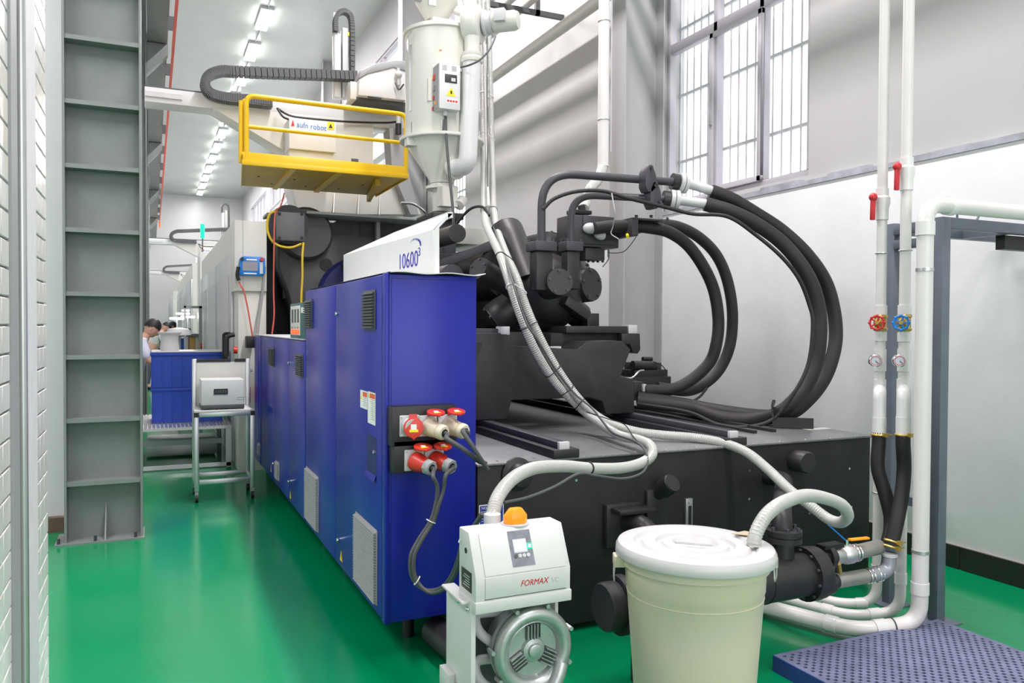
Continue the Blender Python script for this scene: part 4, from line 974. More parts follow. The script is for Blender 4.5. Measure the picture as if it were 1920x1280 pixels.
c = MB().tube(spline(path([(929, 68, 6.5), (918, 92, 6.45), (900, 112, 6.45), (880, 122, 6.5), (864, 126, 6.62)]), 6), .009, 8).build('motor_cable', M_dgrey); tag(c, 'dark cable sagging from the blower motor to the control box', 'cable')

# ================================================================ ROBOT GANTRY
GY = 10.55
def gbox(parent, name, m, x0, y0, x1, y1, Y, dep, bev=.006, dy=0):
    a = at(x0, y0, Y=Y); b = at(x1, y1, Y=Y)
    return MB().box(a.x, b.x, Y, Y+dep, b.z, a.z).build(name, m, parent, bevel=bev)
def gp(pts, Y): return [at(x, y, Y=Y) for x, y in pts]
def gantry(label):
    g = thing('robot_gantry', (1.6, GY, 2.9), label, 'robot')
    z1 = at(420, 182, Y=GY).z; z0 = at(420, 203, Y=GY).z; xL = at(271, 175, Y=GY).x
    MB().box(xL, 3.4, GY, GY+.35, z0-.02, z1+.02).build('beam', M_mwhite, g, bevel=.01)
    MB().box(xL, 3.4, GY+.05, GY+.09, z1+.02, z1+.05).build('linear_rail', M_dgrey, g)
    MB().box(xL-.0, xL+.42, GY-.03, GY, z0+.04, z1-.04).build('beam_cover', M_lgrey, g)
    # tapering underside of the cantilever
    q = gp([(395, 200), (560, 214), (700, 228), (700, 330), (600, 312), (545, 290)], GY-.02)
    MB().prism(q, (0, .4, 0)).build('cantilever_arm', M_cream, g, bevel=.008)
    q = gp([(545, 290), (750, 318), (790, 402), (560, 402), (545, 340)], GY+.02)
    MB().prism(q, (0, .6, 0)).build('pedestal', M_cream, g, bevel=.008)
    for px in (626, 672, 712):
        MB().prism([at(px, 362, Y=GY), at(px, 402, Y=GY), at(px-2, 402, Y=GY-.12)], (.015, 0, 0)).build('rib', M_cream, g)
    MB().prism(gp([(730, 240), (762, 240), (762, 305), (785, 402), (770, 402), (735, 318)], GY-.15), (0, .3, 0)).build('grey_column', M_grey, g)
    # energy chain along the beam
    ch = [at(x, y, Y=GY-.12) for x, y in ((668, 144), (600, 141), (520, 138), (440, 135), (415, 134), (392, 142), (384, 158), (392, 174), (412, 182), (440, 186), (480, 189), (510, 192))]
    cp = spline(ch, 8); links = MB()
    acc = 0; last = cp[0]
    for a, b in zip(cp, cp[1:]):
        d = b-a; L = d.length; n = max(1, int(L/.06))
        for j in range(n):
            c0 = a+d*(j/n); c1 = a+d*((j+.86)/n)
            dd = (c1-c0).normalized(); up_ = V((0, 1, 0)).cross(dd)
            links.obox((c0+c1)/2, dd, (0, 1, 0), up_, (c1-c0).length/2, .08, .055)
    links.build('energy_chain', M_dgrey, g)
    gbox(g, 'chain_tray', M_dgrey, 427, 190, 512, 198, GY-.2, .17)
    # vertical axis
    z = lambda px, py: at(px, py, Y=GY+.05)
    a = z(624, 25); b = z(629, 185); MB().box(a.x, b.x, GY, GY+.04, b.z, a.z).build('mast_plate', M_mwhite, g)
    a = z(625, 65); b = z(637, 185); MB().box(a.x, b.x, GY-.03, GY+.12, b.z, a.z).build('mast', M_mwhite, g, bevel=.004)
    a = z(640, 55); b = z(650, 186); MB().box(a.x, b.x, GY-.03, GY+.12, b.z, a.z).build('mast', M_lgrey, g, bevel=.004)
    gbox(g, 'yellow_tag', M_styel, 652, 60, 655, 67, GY-.04, .01, 0)
    vc = [at(x, y, Y=GY-.02) for x, y in ((629, 60), (629, 38), (634, 26), (645, 22), (655, 28), (659, 42), (660, 80), (660, 138))]
    links = MB(); cp = spline(vc, 6)
    for a, b in zip(cp, cp[1:]):
        d = b-a; n = max(1, int(d.length/.05))
        for j in range(n):
            c0 = a+d*(j/n); c1 = a+d*((j+.86)/n); dd = (c1-c0).normalized()
            links.obox((c0+c1)/2, dd, (0, 1, 0), V((0, 1, 0)).cross(dd), (c1-c0).length/2, .06, .028)
    links.build('vertical_energy_chain', M_dgrey, g)
    # carriage
    CYg = GY-.45
    q = [at(x, y, Y=CYg) for x, y in ((673, 148), (690, 138), (738, 126), (765, 134), (765, 185), (760, 188), (672, 178))]
    MB().prism(q, (0, .5, 0)).build('carriage_body', M_mwhite, g, bevel=.01)
    q = [at(x, y, Y=CYg-.02) for x, y in ((673, 147), (676, 132), (705, 118), (740, 113), (765, 114), (765, 134), (738, 126), (690, 138))]
    MB().prism(q, (0, .54, 0)).build('grey_hood', M_grey, g, bevel=.01)
    gbox(g, 'carriage_flange', M_cream, 657, 152, 674, 187, CYg+.1, .3)
    gbox(g, 'carriage_slot', M_black, 690, 180, 715, 186, CYg-.012, .02, 0)
    gbox(g, 'carriage_slides', M_dgrey, 668, 188, 765, 193, CYg+.1, .3, 0)
    MB().ball(at(747, 140, Y=CYg-.06), .05).build('pressure_gauge', M_lgrey, g)
    MB().cyl(at(747, 128, Y=CYg-.05), at(747, 160, Y=CYg-.05), .022, n=10).build('regulator', M_lgrey, g)
    MB().tube(spline(path([(741, 155, CYg-.06), (748, 168, CYg-.09), (757, 158, CYg-.06)]), 5), .01, 6).build('air_tube', M_black, g)
    return g
g1 = gantry('white overhead take-out robot with black energy chain above the near machine')
# fittings belonging to the near robot only
gbox(g1, 'robot_cabinet', M_mwhite, 542, 220, 630, 286, GY-.42, .38)
gbox(g1, 'robot_cabinet_foot', M_cream, 542, 280, 625, 310, GY-.36, .3)
fY = GY-.425
q = at(550, 237, Y=fY); text('robot_name', 'aufn robot', M_tab, g1, q, (1, 0, -.03), (0, 0, 1), .098, sx=.88)
q = at(549, 236, Y=fY)
MB().prism([(q.x-.02, fY, q.z-.0), (q.x+.02, fY, q.z), (q.x, fY, q.z+.08)], (0, -.002, 0)).build('red_emblem', M_inkr, g1)
for v in g1.children:
    if v.name.startswith('robot_name'):
        for p in v.data.vertices: p.co.x += .04
gbox(g1, 'warning_sticker', M_styel, 614, 228, 627, 243, fY-.001, .003, 0)
q = at(620, 240, Y=fY-.003); MB().prism([(q.x-.025, q.y, q.z), (q.x+.025, q.y, q.z), (q.x, q.y, q.z+.055)], (0, -.001, 0)).build('warning_triangle', M_inkk, g1)
gbox(g1, 'outlet_plate', M_dgrey, 659, 297, 672, 311, GY-.03, .02, 0)
MB().tube(spline(path([(520, 203, GY-.2), (540, 215, GY-.2), (570, 221, GY-.2), (650, 228, GY-.1), (720, 230, GY-.1), (745, 228, GY-.1)]), 6), .014, 8).build('air_hose', M_black, g1)
MB().tube(spline(path([(520, 203, GY-.2), (530, 218, GY-.3), (542, 224, GY-.4)]), 5), .014, 8).build('air_hose', M_black, g1)
for px in (563, 581):
    MB().tube(spline(path([(px, 284, GY-.3), (px-2, 295, GY-.3), (px-8, 312, GY-.3)]), 5), .012, 8).build('signal_cable', M_black, g1)
MB().cyl(at(747, 232, Y=GY-.3), at(747, 252, Y=GY-.3), .04, n=14).build('air_filter', M_black, g1)
MB().cyl(at(747, 218, Y=GY-.3), at(747, 234, Y=GY-.3), .03, n=14).build('air_regulator', M_lgrey, g1)
g2 = copy_tree(g1, (0, 18.4, 0), 'second white overhead robot with energy chain, farther down the hall')
g3 = copy_tree(g1, (0, 36.0, 0), 'farthest small white overhead robot near the back wall')
o = thing('signal_tower', (1.35, 24.5, 3.0), 'glowing green signal tower lamp in front of the second robot', 'light')
MB().cyl((1.35, 24.5, 3.0), (1.35, 24.5, 4.1), .018, n=8).build('pole', M_dgrey, o); MB().cyl((1.35, 24.5, 4.1), (1.35, 24.5, 4.5), .06, n=14).build('green_lens', M_grn, o)

# ================================================================ YELLOW PLATFORM
PY0, PY1, PZ = 8.70, 10.1, 3.3
xl_, xr_ = at(453, 318, Y=PY0).x, at(765, 335, Y=PY0).x
pf = thing('service_platform', ((xl_+xr_)/2, PY0, PZ), 'yellow maintenance platform with tubular handrail below the robot', 'platform')
MB().prism([(xl_, PY0+.012, PZ-.012), (xr_, PY0+.012, PZ-.012), (xr_, PY1, PZ-.012), (xl_+.13, PY1, PZ-.012)], (0, 0, .012)).build('platform_sheet', M_yeld, pf)
MB().box(xl_, xr_, PY0, PY0+.012, PZ-.03, PZ+.11).build('front_edge', M_yel, pf, bevel=.003)
MB().box(xl_, xr_+.0, PY0-.03, PY0, PZ-.03, PZ+.02).build('front_lip', M_yel, pf, bevel=.003)
MB().prism([(xl_, PY0, PZ-.03), (xl_+.01, PY0, PZ-.03), (xl_+.14, PY1, PZ-.03), (xl_+.13, PY1, PZ-.03)], (0, 0, .11)).build('side_edge', M_yel, pf)
MB().box(xr_-.012, xr_, PY0, PY1, PZ-.03, PZ+.08).build('side_edge', M_yel, pf)
for x in (xl_+.5, xl_+1.0): MB().box(x, x+.06, PY0+.02, PY1, PZ-.03, PZ-.012).build('joist', M_yel, pf)
for k in range(8):
    MB().cyl((xl_+.25+.2*k, PY1-.3 if k % 2 else PY1-.7, PZ-.016), (xl_+.25+.2*k, PY1-.3 if k % 2 else PY1-.7, PZ-.011), .015, n=8).build('sheet_bolt', M_black, pf)
zr = at(480, 180, Y=PY0).z; zm = at(480, 238, Y=PY0).z
MB().tube(bend([(xl_+.05, PY0+.02, PZ), (xl_+.05, PY0+.02, zr), (xr_-.02, PY0+.02, zr), (xr_-.02, PY0+.02, PZ)], .09, 7), .026, 14).build('handrail', M_yel, pf)
MB().tube([(xl_+.05, PY0+.02, zm), (xr_-.02, PY0+.02, zm)], .022, 12).build('mid_rail', M_yel, pf)
MB().tube(bend([(xl_+.04, PY0+.10, PZ), (xl_+.04, PY0+.10, zr-.03), (xl_+.04, PY0+.16, zr-.03), (xl_+.04, PY0+.16, PZ)], .02, 7), .02, 12).build('side_rail', M_yel, pf)
MB().tube([(xl_-.005, PY0+.06, PZ), (xl_+.0, PY0+.06, zr-.05)], .022, 12).build('rail_post', M_yel, pf)
q = gp([(712, 366), (762, 335), (762, 340), (722, 368)], PY0+.6)
MB().bar((xr_-.3, PY0+.2, PZ-.06), (xr_-.1, PY1, PZ-.06), .05, .08).build('brace', M_yeld, pf)

# ================================================================ CLAMPING UNIT (dark press body)
pr = thing('press_body', (2.2, 10.0, 0), 'large dark cast clamping platen of the injection press behind the blue cabinets', 'machine')
QY = 9.55
def qx(px, Y=QY): return at(px, 450, Y=Y).x
def qz(py, px=600, Y=QY): return at(px, py, Y=Y).z
MB().box(qx(497), 3.4, QY+.9, QY+1.3, .2, qz(408)).build('rear_plate', M_blk, pr)
MB().box(qx(497), 3.6, QY-.2, 12, 0, .2).build('bed', M_blk, pr)
# curved web casting
ol = [(560, 640), (552, 590), (540, 545), (522, 500), (520, 455), (580, 455), (640, 408), (850, 408), (850, 640)]
MB().prism([at(x, y, Y=QY+.1) for x, y in ol], (0, .5, 0)).build('platen', mat('platen_grey', (.095, .09, .095), .42, noise=.15, nscale=4), pr, bevel=.02)
MB().lathe(at(570, 440, Y=QY+.1), (0, -1, 0), [(.31, 0), (.31, .16), (.28, .2), (.05, .2)], 40).build('tie_bar_boss', MATS['platen_grey'], pr, sharp=40)
MB().lathe(at(611, 496, Y=QY+.098), (0, -1, 0), [(.075, 0), (.075, .012)], 24).build('round_hole', M_black, pr)
MB().lathe(at(670, 560, Y=QY+.1), (0, -1, 0), [(.50, 0), (.5, .05), (.46, .09), (.1, .1)], 40).build('blue_cover', mat('dark_blue', (.02, .025, .14), .4), pr)
gbox(pr, 'motor_box', mat('motor_box_grey', (.15, .15, .165), .45), 517, 395, 572, 453, QY-.45, .42, .02)
for (a_, b_) in ((524, 401), (566, 401), (524, 446), (566, 446)):
    MB().cyl(at(a_, b_, Y=QY-.46), at(a_, b_, Y=QY-.44), .018, n=8).build('box_bolt', M_black, pr)
MB().lathe(at(536, 425, Y=QY-.1), (0, -1, 0), [(.22, 0), (.22, .25)], 30).build('drum', M_blk2, pr)
gbox(pr, 'top_rail', mat('rail_grey', (.30, .32, .31), .5), 575, 400, 860, 413, QY-.35, .5)
gbox(pr, 'top_rail_rear_bar', M_grey, 500, 398, 575, 408, QY+.3, .4)  # mid-grey bar behind the left end of the top rail
gbox(pr, 'strut', M_grey, 706, 412, 713, 452, QY-.02, .1)
for (x0_, y0_, x1_, y1_) in ((602, 416, 662, 440), (675, 416, 740, 445)):
    gbox(pr, 'pocket', M_black, x0_, y0_, x1_, y1_, QY+.085, .02, 0)
gbox(pr, 'inner_post', M_blk, 500, 412, 520, 628, QY+.5, .2)
gbox(pr, 'dark_ram', M_blk2, 530, 540, 552, 560, QY+.4, .3)
o = MB().tube(spline(path([(520, 395, 9.0), (505, 402, 9.0), (501, 425, 9.0), (507, 447, 9.0), (522, 460, 9.0), (545, 464, 9.0), (565, 457, 9.0)]), 6), .013, 10).build('yellow_cable', M_gold); tag(o, 'yellow cable looped around the square motor box', 'cable')
o = MB().tube(spline(path([(569, 455, 9.05), (567, 480, 9.0), (567, 520, 9.0), (565, 560, 9.0), (566, 620, 9.0)]), 6), .013, 10).build('yellow_cable', M_gold); tag(o, 'yellow cable hanging straight down over the dark casting', 'cable')
o = MB().tube(spline(path([(533, 362, 9.1), (527, 385, 9.05), (516, 400, 8.95), (514, 450, 8.9), (513, 540, 8.9), (514, 590, 8.85), (510, 627, 8.8)]), 6), .008, 8).build('red_cable', M_salmon); tag(o, 'red cable hanging in front of the dark press interior', 'cable')

# white front column with pendant
wc = thing('guard_column', (1.0, 9.0, 0), 'cream sheet-metal column of the machine guard carrying the blue pendant', 'machine guard')
a = at(440, 412, Y=9.0); b = at(500, 412, Y=9.0); c = at(455, 412, Y=9.0); lowz = at(440, 545, Y=9.0).z; bz_ = at(470, 668, Y=9).z
MB().box(a.x, b.x, 9.0, 9.5, lowz, a.z).build('upper_casing', M_cream, wc, bevel=.004)
MB().box(c.x-.0, c.x+.004, 8.997, 9.0, lowz, a.z).build('casing_seam', M_grey, wc)
MB().box(at(447, 600, Y=9.04).x, b.x, 9.04, 9.5, 0, lowz).build('lower_casing', M_cream, wc, bevel=.004)
gbox(wc, 'shelf_bracket', M_lgrey, 461, 690, 474, 697, 8.85, .16)
gbox(wc, 'red_box', M_red, 457, 725, 470, 755, 8.9, .12)
mc = gbox(wc, 'lever_clamp', M_black, 462, 630, 478, 652, 8.85, .15)
mw = MB().tube(bend([at(425, 668, Y=8.95), at(425, 630, Y=8.95), at(440, 627, Y=8.95)], .05), .025, 10).build('grab_handle', M_black, wc)
MB().cyl(at(438, 656, Y=8.95), at(445, 656, Y=8.95), .04, n=12).build('stop_button', M_red, wc)
# pendant
PYp = 8.93
pd = thing('teach_pendant', at(470, 515, Y=PYp), 'blue robot teach pendant with grey screen hanging on the cream column', 'pendant')
poly = [(450, 484), (456, 480), (490, 481), (497, 484), (497, 512), (492, 517), (450, 516), (447, 510)]
MB().prism([at(x, y, Y=PYp) for x, y in poly], (0, .06, 0)).build('pendant_body', M_tab, pd, bevel=.008)
def face(name, m, x0, y0, x1, y1, e=.004): return gbox(pd, name, m, x0, y0, x1, y1, PYp-e, e, 0)
face('pendant_screen', M_scrg, 455, 490, 483, 508); face('screen_frame_strip', M_stick, 462, 485, 482, 488.5)
face('key_strip', M_stick, 457, 511, 481, 514); face('key_column', M_lgrey, 487, 491, 493, 513)
MB().cyl(at(491, 486, Y=PYp), at(491, 486, Y=PYp-.02), .02, n=14).build('stop_button', M_red, pd)
MB().cyl(at(454, 485, Y=PYp), at(454, 485, Y=PYp-.02), .018, n=14).build('knob', M_black, pd)
MB().tube(spline(path([(447, 500, PYp), (445, 515, PYp), (448, 526, PYp)]), 4), .02, 8).build('strap', M_black, pd)
o = MB().tube(spline(path([(448, 528, 8.95), (453, 538, 8.93), (457, 545, 8.93), (464, 575, 8.93), (470, 610, 8.92), (475, 640, 8.92)]), 5), .009, 8).build('red_cable', M_salmon); tag(o, 'red cable hanging from the blue pendant', 'cable')
for k, px in enumerate((0, 5)):
    o = MB().tube(spline(path([(498-px*.3, 500, 8.97), (492-px*.5, 560, 8.97), (487-px, 600, 8.97), (484-px, 628, 8.95)]), 5), .007, 6).build('grey_cable', M_grey); tag(o, ['outer thin grey cable down the right edge of the cream column', 'inner thin grey cable down the cream column, left of the other'][k], 'cable')
# side guards of the near machine, and the machines beyond
def guard(x, y0, y1, zt, label, wd=2.6):
    g = thing('machine_guard', (x+.6, (y0+y1)/2, 0), label, 'machine guard')
    MB().box(x, x+wd, y0, y1, 0, .6).build('base', M_lgrey, g, bevel=.01)
    MB().prism([(x, y0, .6), (x, y0, zt), (x+.1, y0, zt+.02), (x+.1, y0, .6)], (0, y1-y0, 0)).build('side_sheet', M_cream, g)
    n = 3; st = (y1-y0)/n
    for k in range(n):
        d = MB().box(x-.03, x, y0+k*st+.03, y0+(k+1)*st-.03, .5, zt-.35).build('sliding_door', M_alu, g, bevel=.004)
        MB().box(x-.036, x-.03, y0+k*st+.25, y0+(k+1)*st-.25, 1.1, zt-.6).build('door_window', M_lgrey, d)
        if k == 0: MB().tube(bend([(x-.03, y0+k*st+.15, 1.0), (x-.10, y0+k*st+.15, 1.0), (x-.10, y0+k*st+.15, 1.5), (x-.03, y0+k*st+.15, 1.5)], .03), .018, 8).build('door_handle', M_black, d)
    MB().box(x, x+wd, y1-.1, y1, .6, zt).build('end_sheet', M_cream, g)
    if wd > 1:
        MB().box(x+.1, x+wd, y0, y0+.1, .6, zt-.1).build('end_sheet', M_mwhite, g)
        MB().box(x+.1, x+wd, y0, y1, zt-.1, zt).build('roof_sheet', M_mwhite, g)
    return g
guard(.86, 9.55, 15.8, 2.78, 'row of aluminium sliding guard doors on the near injection machine', .2)
guard(.86, 19.5, 30.5, 3.0, 'cream side guard of the second injection machine')
guard(.86, 36, 46, 3.0, 'cream side guard of the farthest injection machine')
gc = thing('guard_cabinet', (1.05, 17.2, 0), 'tall narrow white cabinet between the first and second machines', 'cabinet')
MB().box(.88, 1.5, 16.9, 17.8, 0, 3.05).build('cabinet_body', M_mwhite, gc, bevel=.01)
MB().box(.87, .88, 17.0, 17.7, .1, 2.95).build('cabinet_door', M_cream, gc)
# ================================================================ VACUUM LOADER
LX0, LX1, LY0, LY1 = .993, 1.358, 2.46, 2.62
vl = thing('vacuum_loader', (1.17, 2.6, 0), 'white floor-standing vacuum loader with orange beacon and round silver blower, FORMAX on it', 'loader')
prof = [(LY0, .655), (LY0, .745), (LY0+.07, .888), (LY1, .888), (LY1, .655)]
MB().prism([(LX0, y, z) for y, z in prof], (LX1-LX0, 0, 0)).build('control_head', M_mwhite, vl, bevel=.005)
MB().box(LX0-.002, LX1+.002, LY0-.006, LY1, .625, .665).build('head_rim', M_mwhite, vl, bevel=.003)
MB().box(LX0-.03, LX0+.02, LY0+.05, LY1+.10, .645, .655).build('shelf', M_mwhite, vl, bevel=.003)
# front door panel, slightly proud
s0 = V((LX0+.035, LY0, .745)); sl = V((0, .07, .143)); sn = V((0, -.143, .07)).normalized()
W = LX1-LX0-.055
MB().prism([s0+sl*.02, s0+sl*.93, s0+sl*.93+V((W, 0, 0)), s0+sl*.02+V((W, 0, 0))], sn*.004).build('door_upper', M_mwhite, vl, bevel=.0015)
MB().box(LX0+.035, LX0+.035+W, LY0-.004, LY0, .672, .745).build('door_lower', M_mwhite, vl, bevel=.0015)
MB().box(LX0+.033, LX0+.037+W, LY0-.0015, LY0-.0005, .669, .672).build('door_gap', M_dgrey, vl)
slu = sl.normalized()
def onface(u, v, h=.0045): return s0+V((u, 0, 0))+slu*v+sn*h
c = onface(.150, .084); scr_p = MB().obox(c, (1, 0, 0), slu, sn, .043, .062, .0012).build('display_panel', mat('display_grey', (.26, .27, .32), .4, noise=.3, nscale=40), vl)
MB().obox(onface(.146, .092, .006), (1, 0, 0), slu, sn, .026, .024, .0015).build('display_frame', M_lgrey, scr_p)
MB().obox(onface(.146, .092, .0075), (1, 0, 0), slu, sn, .022, .020, .0015).build('lit_screen', M_scr, scr_p)
MB().obox(onface(.144, .099, .0092), (1, 0, 0), slu, sn, .016, .006, .0003).build('screen_picture', M_scrw, scr_p)
MB().obox(onface(.181, .088, .007), (1, 0, 0), slu, sn, .009, .009, .002).build('green_button', M_grn, scr_p)
MB().obox(onface(.181, .088, .0092), (1, 0, 0), slu, sn, .005, .005, .0008).build('button_centre', M_scrw, scr_p)
for k in range(4): MB().lathe(onface(.124+k*.016, .058, .006), sn, [(.007, 0), (.007, .002), (.004, .0025)], 12).build('key', M_lgrey if k else M_dgrey, scr_p)
text('maker_name', 'FORMAX', M_inkr, vl, (LX0+.165, LY0-.0045, .700), (1, 0, 0), (.25, 0, 1), .030, sx=.88)
text('type_mark', 'VC', M_lgrey, vl, (LX0+.285, LY0-.0045, .700), (1, 0, 0), (.1, 0, 1), .024)
# beacon
bx = LX0+.20; by = LY0+.115
MB().lathe((bx, by, .888), (0, 0, 1), [(.052, 0), (.052, .004)], 26).build('beacon_base', M_lgrey, vl)
bb = MB(); zz = .892
a = [(-.05, -.03), (.05, -.03), (.05, .03), (-.05, .03)]
poly8 = [(-.05, -.012), (-.03, -.032), (.03, -.032), (.05, -.012), (.05, .012), (.03, .032), (-.03, .032), (-.05, .012)]
lv = [(1, 0), (1, .032), (.55, .062)]
vs = [(bx+x*k*.86, by+y*k*.86, zz+h*.86) for k, h in lv for x, y in poly8]
fs = [tuple(range(8))[::-1], tuple(range(16, 24))]+[(r*8+i, r*8+(i+1) % 8, (r+1)*8+(i+1) % 8, (r+1)*8+i) for r in range(2) for i in range(8)]
bb.add(vs, fs).build('beacon', M_orange, vl, bevel=.003)
# side details
MB().lathe((LX0, LY0+.09, .82), (-1, 0, 0), [(.010, 0), (.010, .002)], 16).build('side_hole', M_black, vl)
MB().box(LX0-.002, LX0, LY0+.035, LY0+.13, .685, .755).build('rating_plate', M_inkk, vl, bevel=.001)
t = MB()
for k in range(5): t.box(LX0-.003, LX0-.002, LY0+.05, LY0+.11-.01*(k % 3), .70+k*.009, .7025+k*.009)
t.build('rating_print', M_lgrey, vl, kind='stuff')
MB().cyl((LX0, LY1-.02, .845), (LX0-.006, LY1-.02, .845), .004, n=8).build('side_screw', M_stick, vl)
# frame
a = at(840, 1100, X=LX0); 
MB().box(LX0-.004, LX0+.014, LY0+.03, LY1+.12, .0, .645).build('side_plate', M_mwhite, vl, bevel=.003)
MB().box(LX1-.03, LX1-.016, LY0+.06, LY1+.10, .0, .625).build('side_plate', M_mwhite, vl, bevel=.003)
MB().box(LX0, LX1-.018, LY1+.08, LY1+.10, .04, .625).build('back_plate', M_dgrey, vl)
MB().box(LX0-.05, LX1+.03, LY0+.05, LY1+.20, .08, .12).build('base_plate', M_mwhite, vl, bevel=.004)
MB().box(LX0-.03, LX0-.004, LY1+.02, LY1+.12, .28, .35).build('side_box', M_mwhite, vl, bevel=.003)
for sx in (LX0-.02, LX1+.0):
    for sy in (LY0+.12, LY1+.12):
        w = MB().box(sx-.012, sx+.012, sy-.02, sy+.02, .05, .08).build('caster', M_grey, vl)
        MB().cyl((sx-.012, sy, .032), (sx+.012, sy, .032), .032, n=16).build('wheel', M_rub, w)
for y_, z_ in ((LY0+.06, .625), (LY1-.01, .625), (LY1+.0, .32)): MB().ball((LX0-.005, y_, z_), .009, n=10, m=6).build('dome_screw', M_chr, vl)
# round side-channel blower
bc = V(((LX0+LX1)/2+.045, LY0+.02, .462)); A = V((0, -1, 0)); RB = .145
MB().lathe(bc-A*.16, A, [(.10, 0), (.118, .02), (.13, .04), (.132, .12), (RB+.006, .125), (RB+.006, .135)], 44).build('blower_casing', M_cst, vl, sharp=30)
bw = MB().tube([bc+V((math.cos(i*math.pi/22)*.125, 0, math.sin(i*math.pi/22)*.125))+A*.0 for i in range(44)], .025, 14, cyc=True).build('side_channel', M_cst, vl)
MB().tube(spline([bc+V((.105, -.014, -.06)), bc+V((.085, -.026, -.10)), bc+V((.05, -.030, -.16)), bc+V((.04, -.02, -.22))], 6), .026, 12).build('outlet_channel', M_cst, vl)
MB().lathe(bc, A, [(.104, -.02), (.104, .006), (.098, .010), (.092, -.004), (.046, -.004), (.040, .008), (.026, .012), (.024, .022), (.02, .024)], 36).build('impeller_cover', M_cst, vl, sharp=30)
fin = MB()
for base_a in (90, 210, 330):
    for k in (-2, -1, 0, 1, 2):
        a = math.radians(base_a); d = V((math.cos(a), 0, math.sin(a))); s_ = V((-math.sin(a), 0, math.cos(a)))
        if abs(k) < 2.5: fin.obox(bc+d*.066+s_*k*.012+A*.004, d, s_, A, .028-.002*abs(k), .0016, .010)
    MB().obox(bc+d*.066+A*-.0035, d, s_, A, .027, .029, .002).build('fin_gap_shade', M_dgrey, vl)  # dark plate put in for the shade between the fins
fin.build('cooling_fins', M_cst, vl, kind='stuff')
lg = MB()
for a_ in (70, 115, 175, 20, -25, 215):
    a = math.radians(a_); q = bc+V((math.cos(a), 0, math.sin(a)))*(RB+.012)
    lg.cyl(q+A*-.03, q+A*.012, .008, n=8)
lg.build('cover_bolts', M_cst, vl, kind='stuff')
for z_ in (.55, .38):
    MB().tube(bend([bc+V((-.05, .12, z_-.445)), bc+V((-.17, .14, z_-.445)), bc+V((-.17, .10, z_-.50)), bc+V((-.10, .06, z_-.55))], .05), .018, 12).build('blower_pipe', M_lgrey, vl)
MB().tube([(LX1-.07, LY0+.1, .63), (LX1-.03, LY0+.06, .5)], .007, 8).build('blower_cable', M_black, vl)
MB().cyl((at(923, 975, Y=2.64).x, 2.64, .80), (at(923, 975, Y=2.64).x, 2.64, .915), .031, n=20).build('hose_inlet', M_lgrey, vl)

# ================================================================ WHITE BIN WITH LID
BX, BYc = 1.876, 2.425
bn = thing('plastic_bin', (BX, BYc, 0), 'large cream plastic bin with round white lid, standing in front', 'bin')
MB().lathe((BX, BYc, 0), (0, 0, 1), [(.20, 0), (.21, .01), (.225, .2), (.243, .45), (.256, .62), (.259, .625), (.262, .70), (.275, .705), (.275, .74), (.25, .74)], 56).build('body', M_bin, bn, sharp=30)
MB().ring((BX, BYc, .60), (0, 0, 1), .2548, .0015, 56, 6).build('moulded_ring', M_bin, bn)
LT = V((.02, 0, 1)).normalized()
MB().lathe((BX, BYc, .735), LT, [(.298, 0), (.300, .004), (.298, .03), (.290, .044), (.27, .050), (.232, .048), (.222, .034), (.208, .034), (.198, .047), (.150, .047), (.142, .034), (.130, .034), (.122, .046), (.085, .048), (.072, .030), (.0, .028)], 72).build('lid', M_lid, bn, sharp=40)
MB().obox((BX-.005, BYc, .735+.044), (.75, -.66, 0), (.66, .75, 0), (0, 0, 1), .070, .005, .006).build('lid_grip', M_lid, bn, bevel=.004)
q = at(1395, 1000, Z=.785)
MB().prism([q+V((-.05, .02, 0)), q+V((.03, .03, 0)), q+V((.05, -.02, 0)), q+V((-.01, -.03, 0))], (0, 0, .0012)).build('cut_opening', mat('lid_cut', (.45, .38, .27), .8), bn)
for sgn in (-1, 1):
    d = V((sgn*.9096, -sgn*.4155, 0)); c = V((BX, BYc, .715))+d*.275; t_ = V((-d.y, d.x, 0))
    MB().obox(c+d*.012, d, t_, (0, 0, 1), .022, .03, .022).build('handle_lug', M_bin, bn, bevel=.005)
    MB().tube(bend([c+d*.03+t_*.02, c+d*.035+t_*.02-V((0, 0, .055)), c+d*.03+t_*.0-V((0, 0, .085)), c+d*.03-t_*.02-V((0, 0, .055)), c+d*.03-t_*.02], .012), .0028, 8).build('wire_handle', M_lgrey, bn)

# ================================================================ BLUE PALLET
q0 = at(1453, 1235, Z=.06); q1 = at(1755, 1166, Z=.06)
px0, px1 = q0.x, q1.x+.01; py1 = q0.y+.01; py0 = 1.95; PT_ = .075
pl = thing('plastic_pallet', ((px0+px1)/2, (py0+py1)/2, 0), 'blue perforated plastic floor pallet lying at lower right', 'pallet')
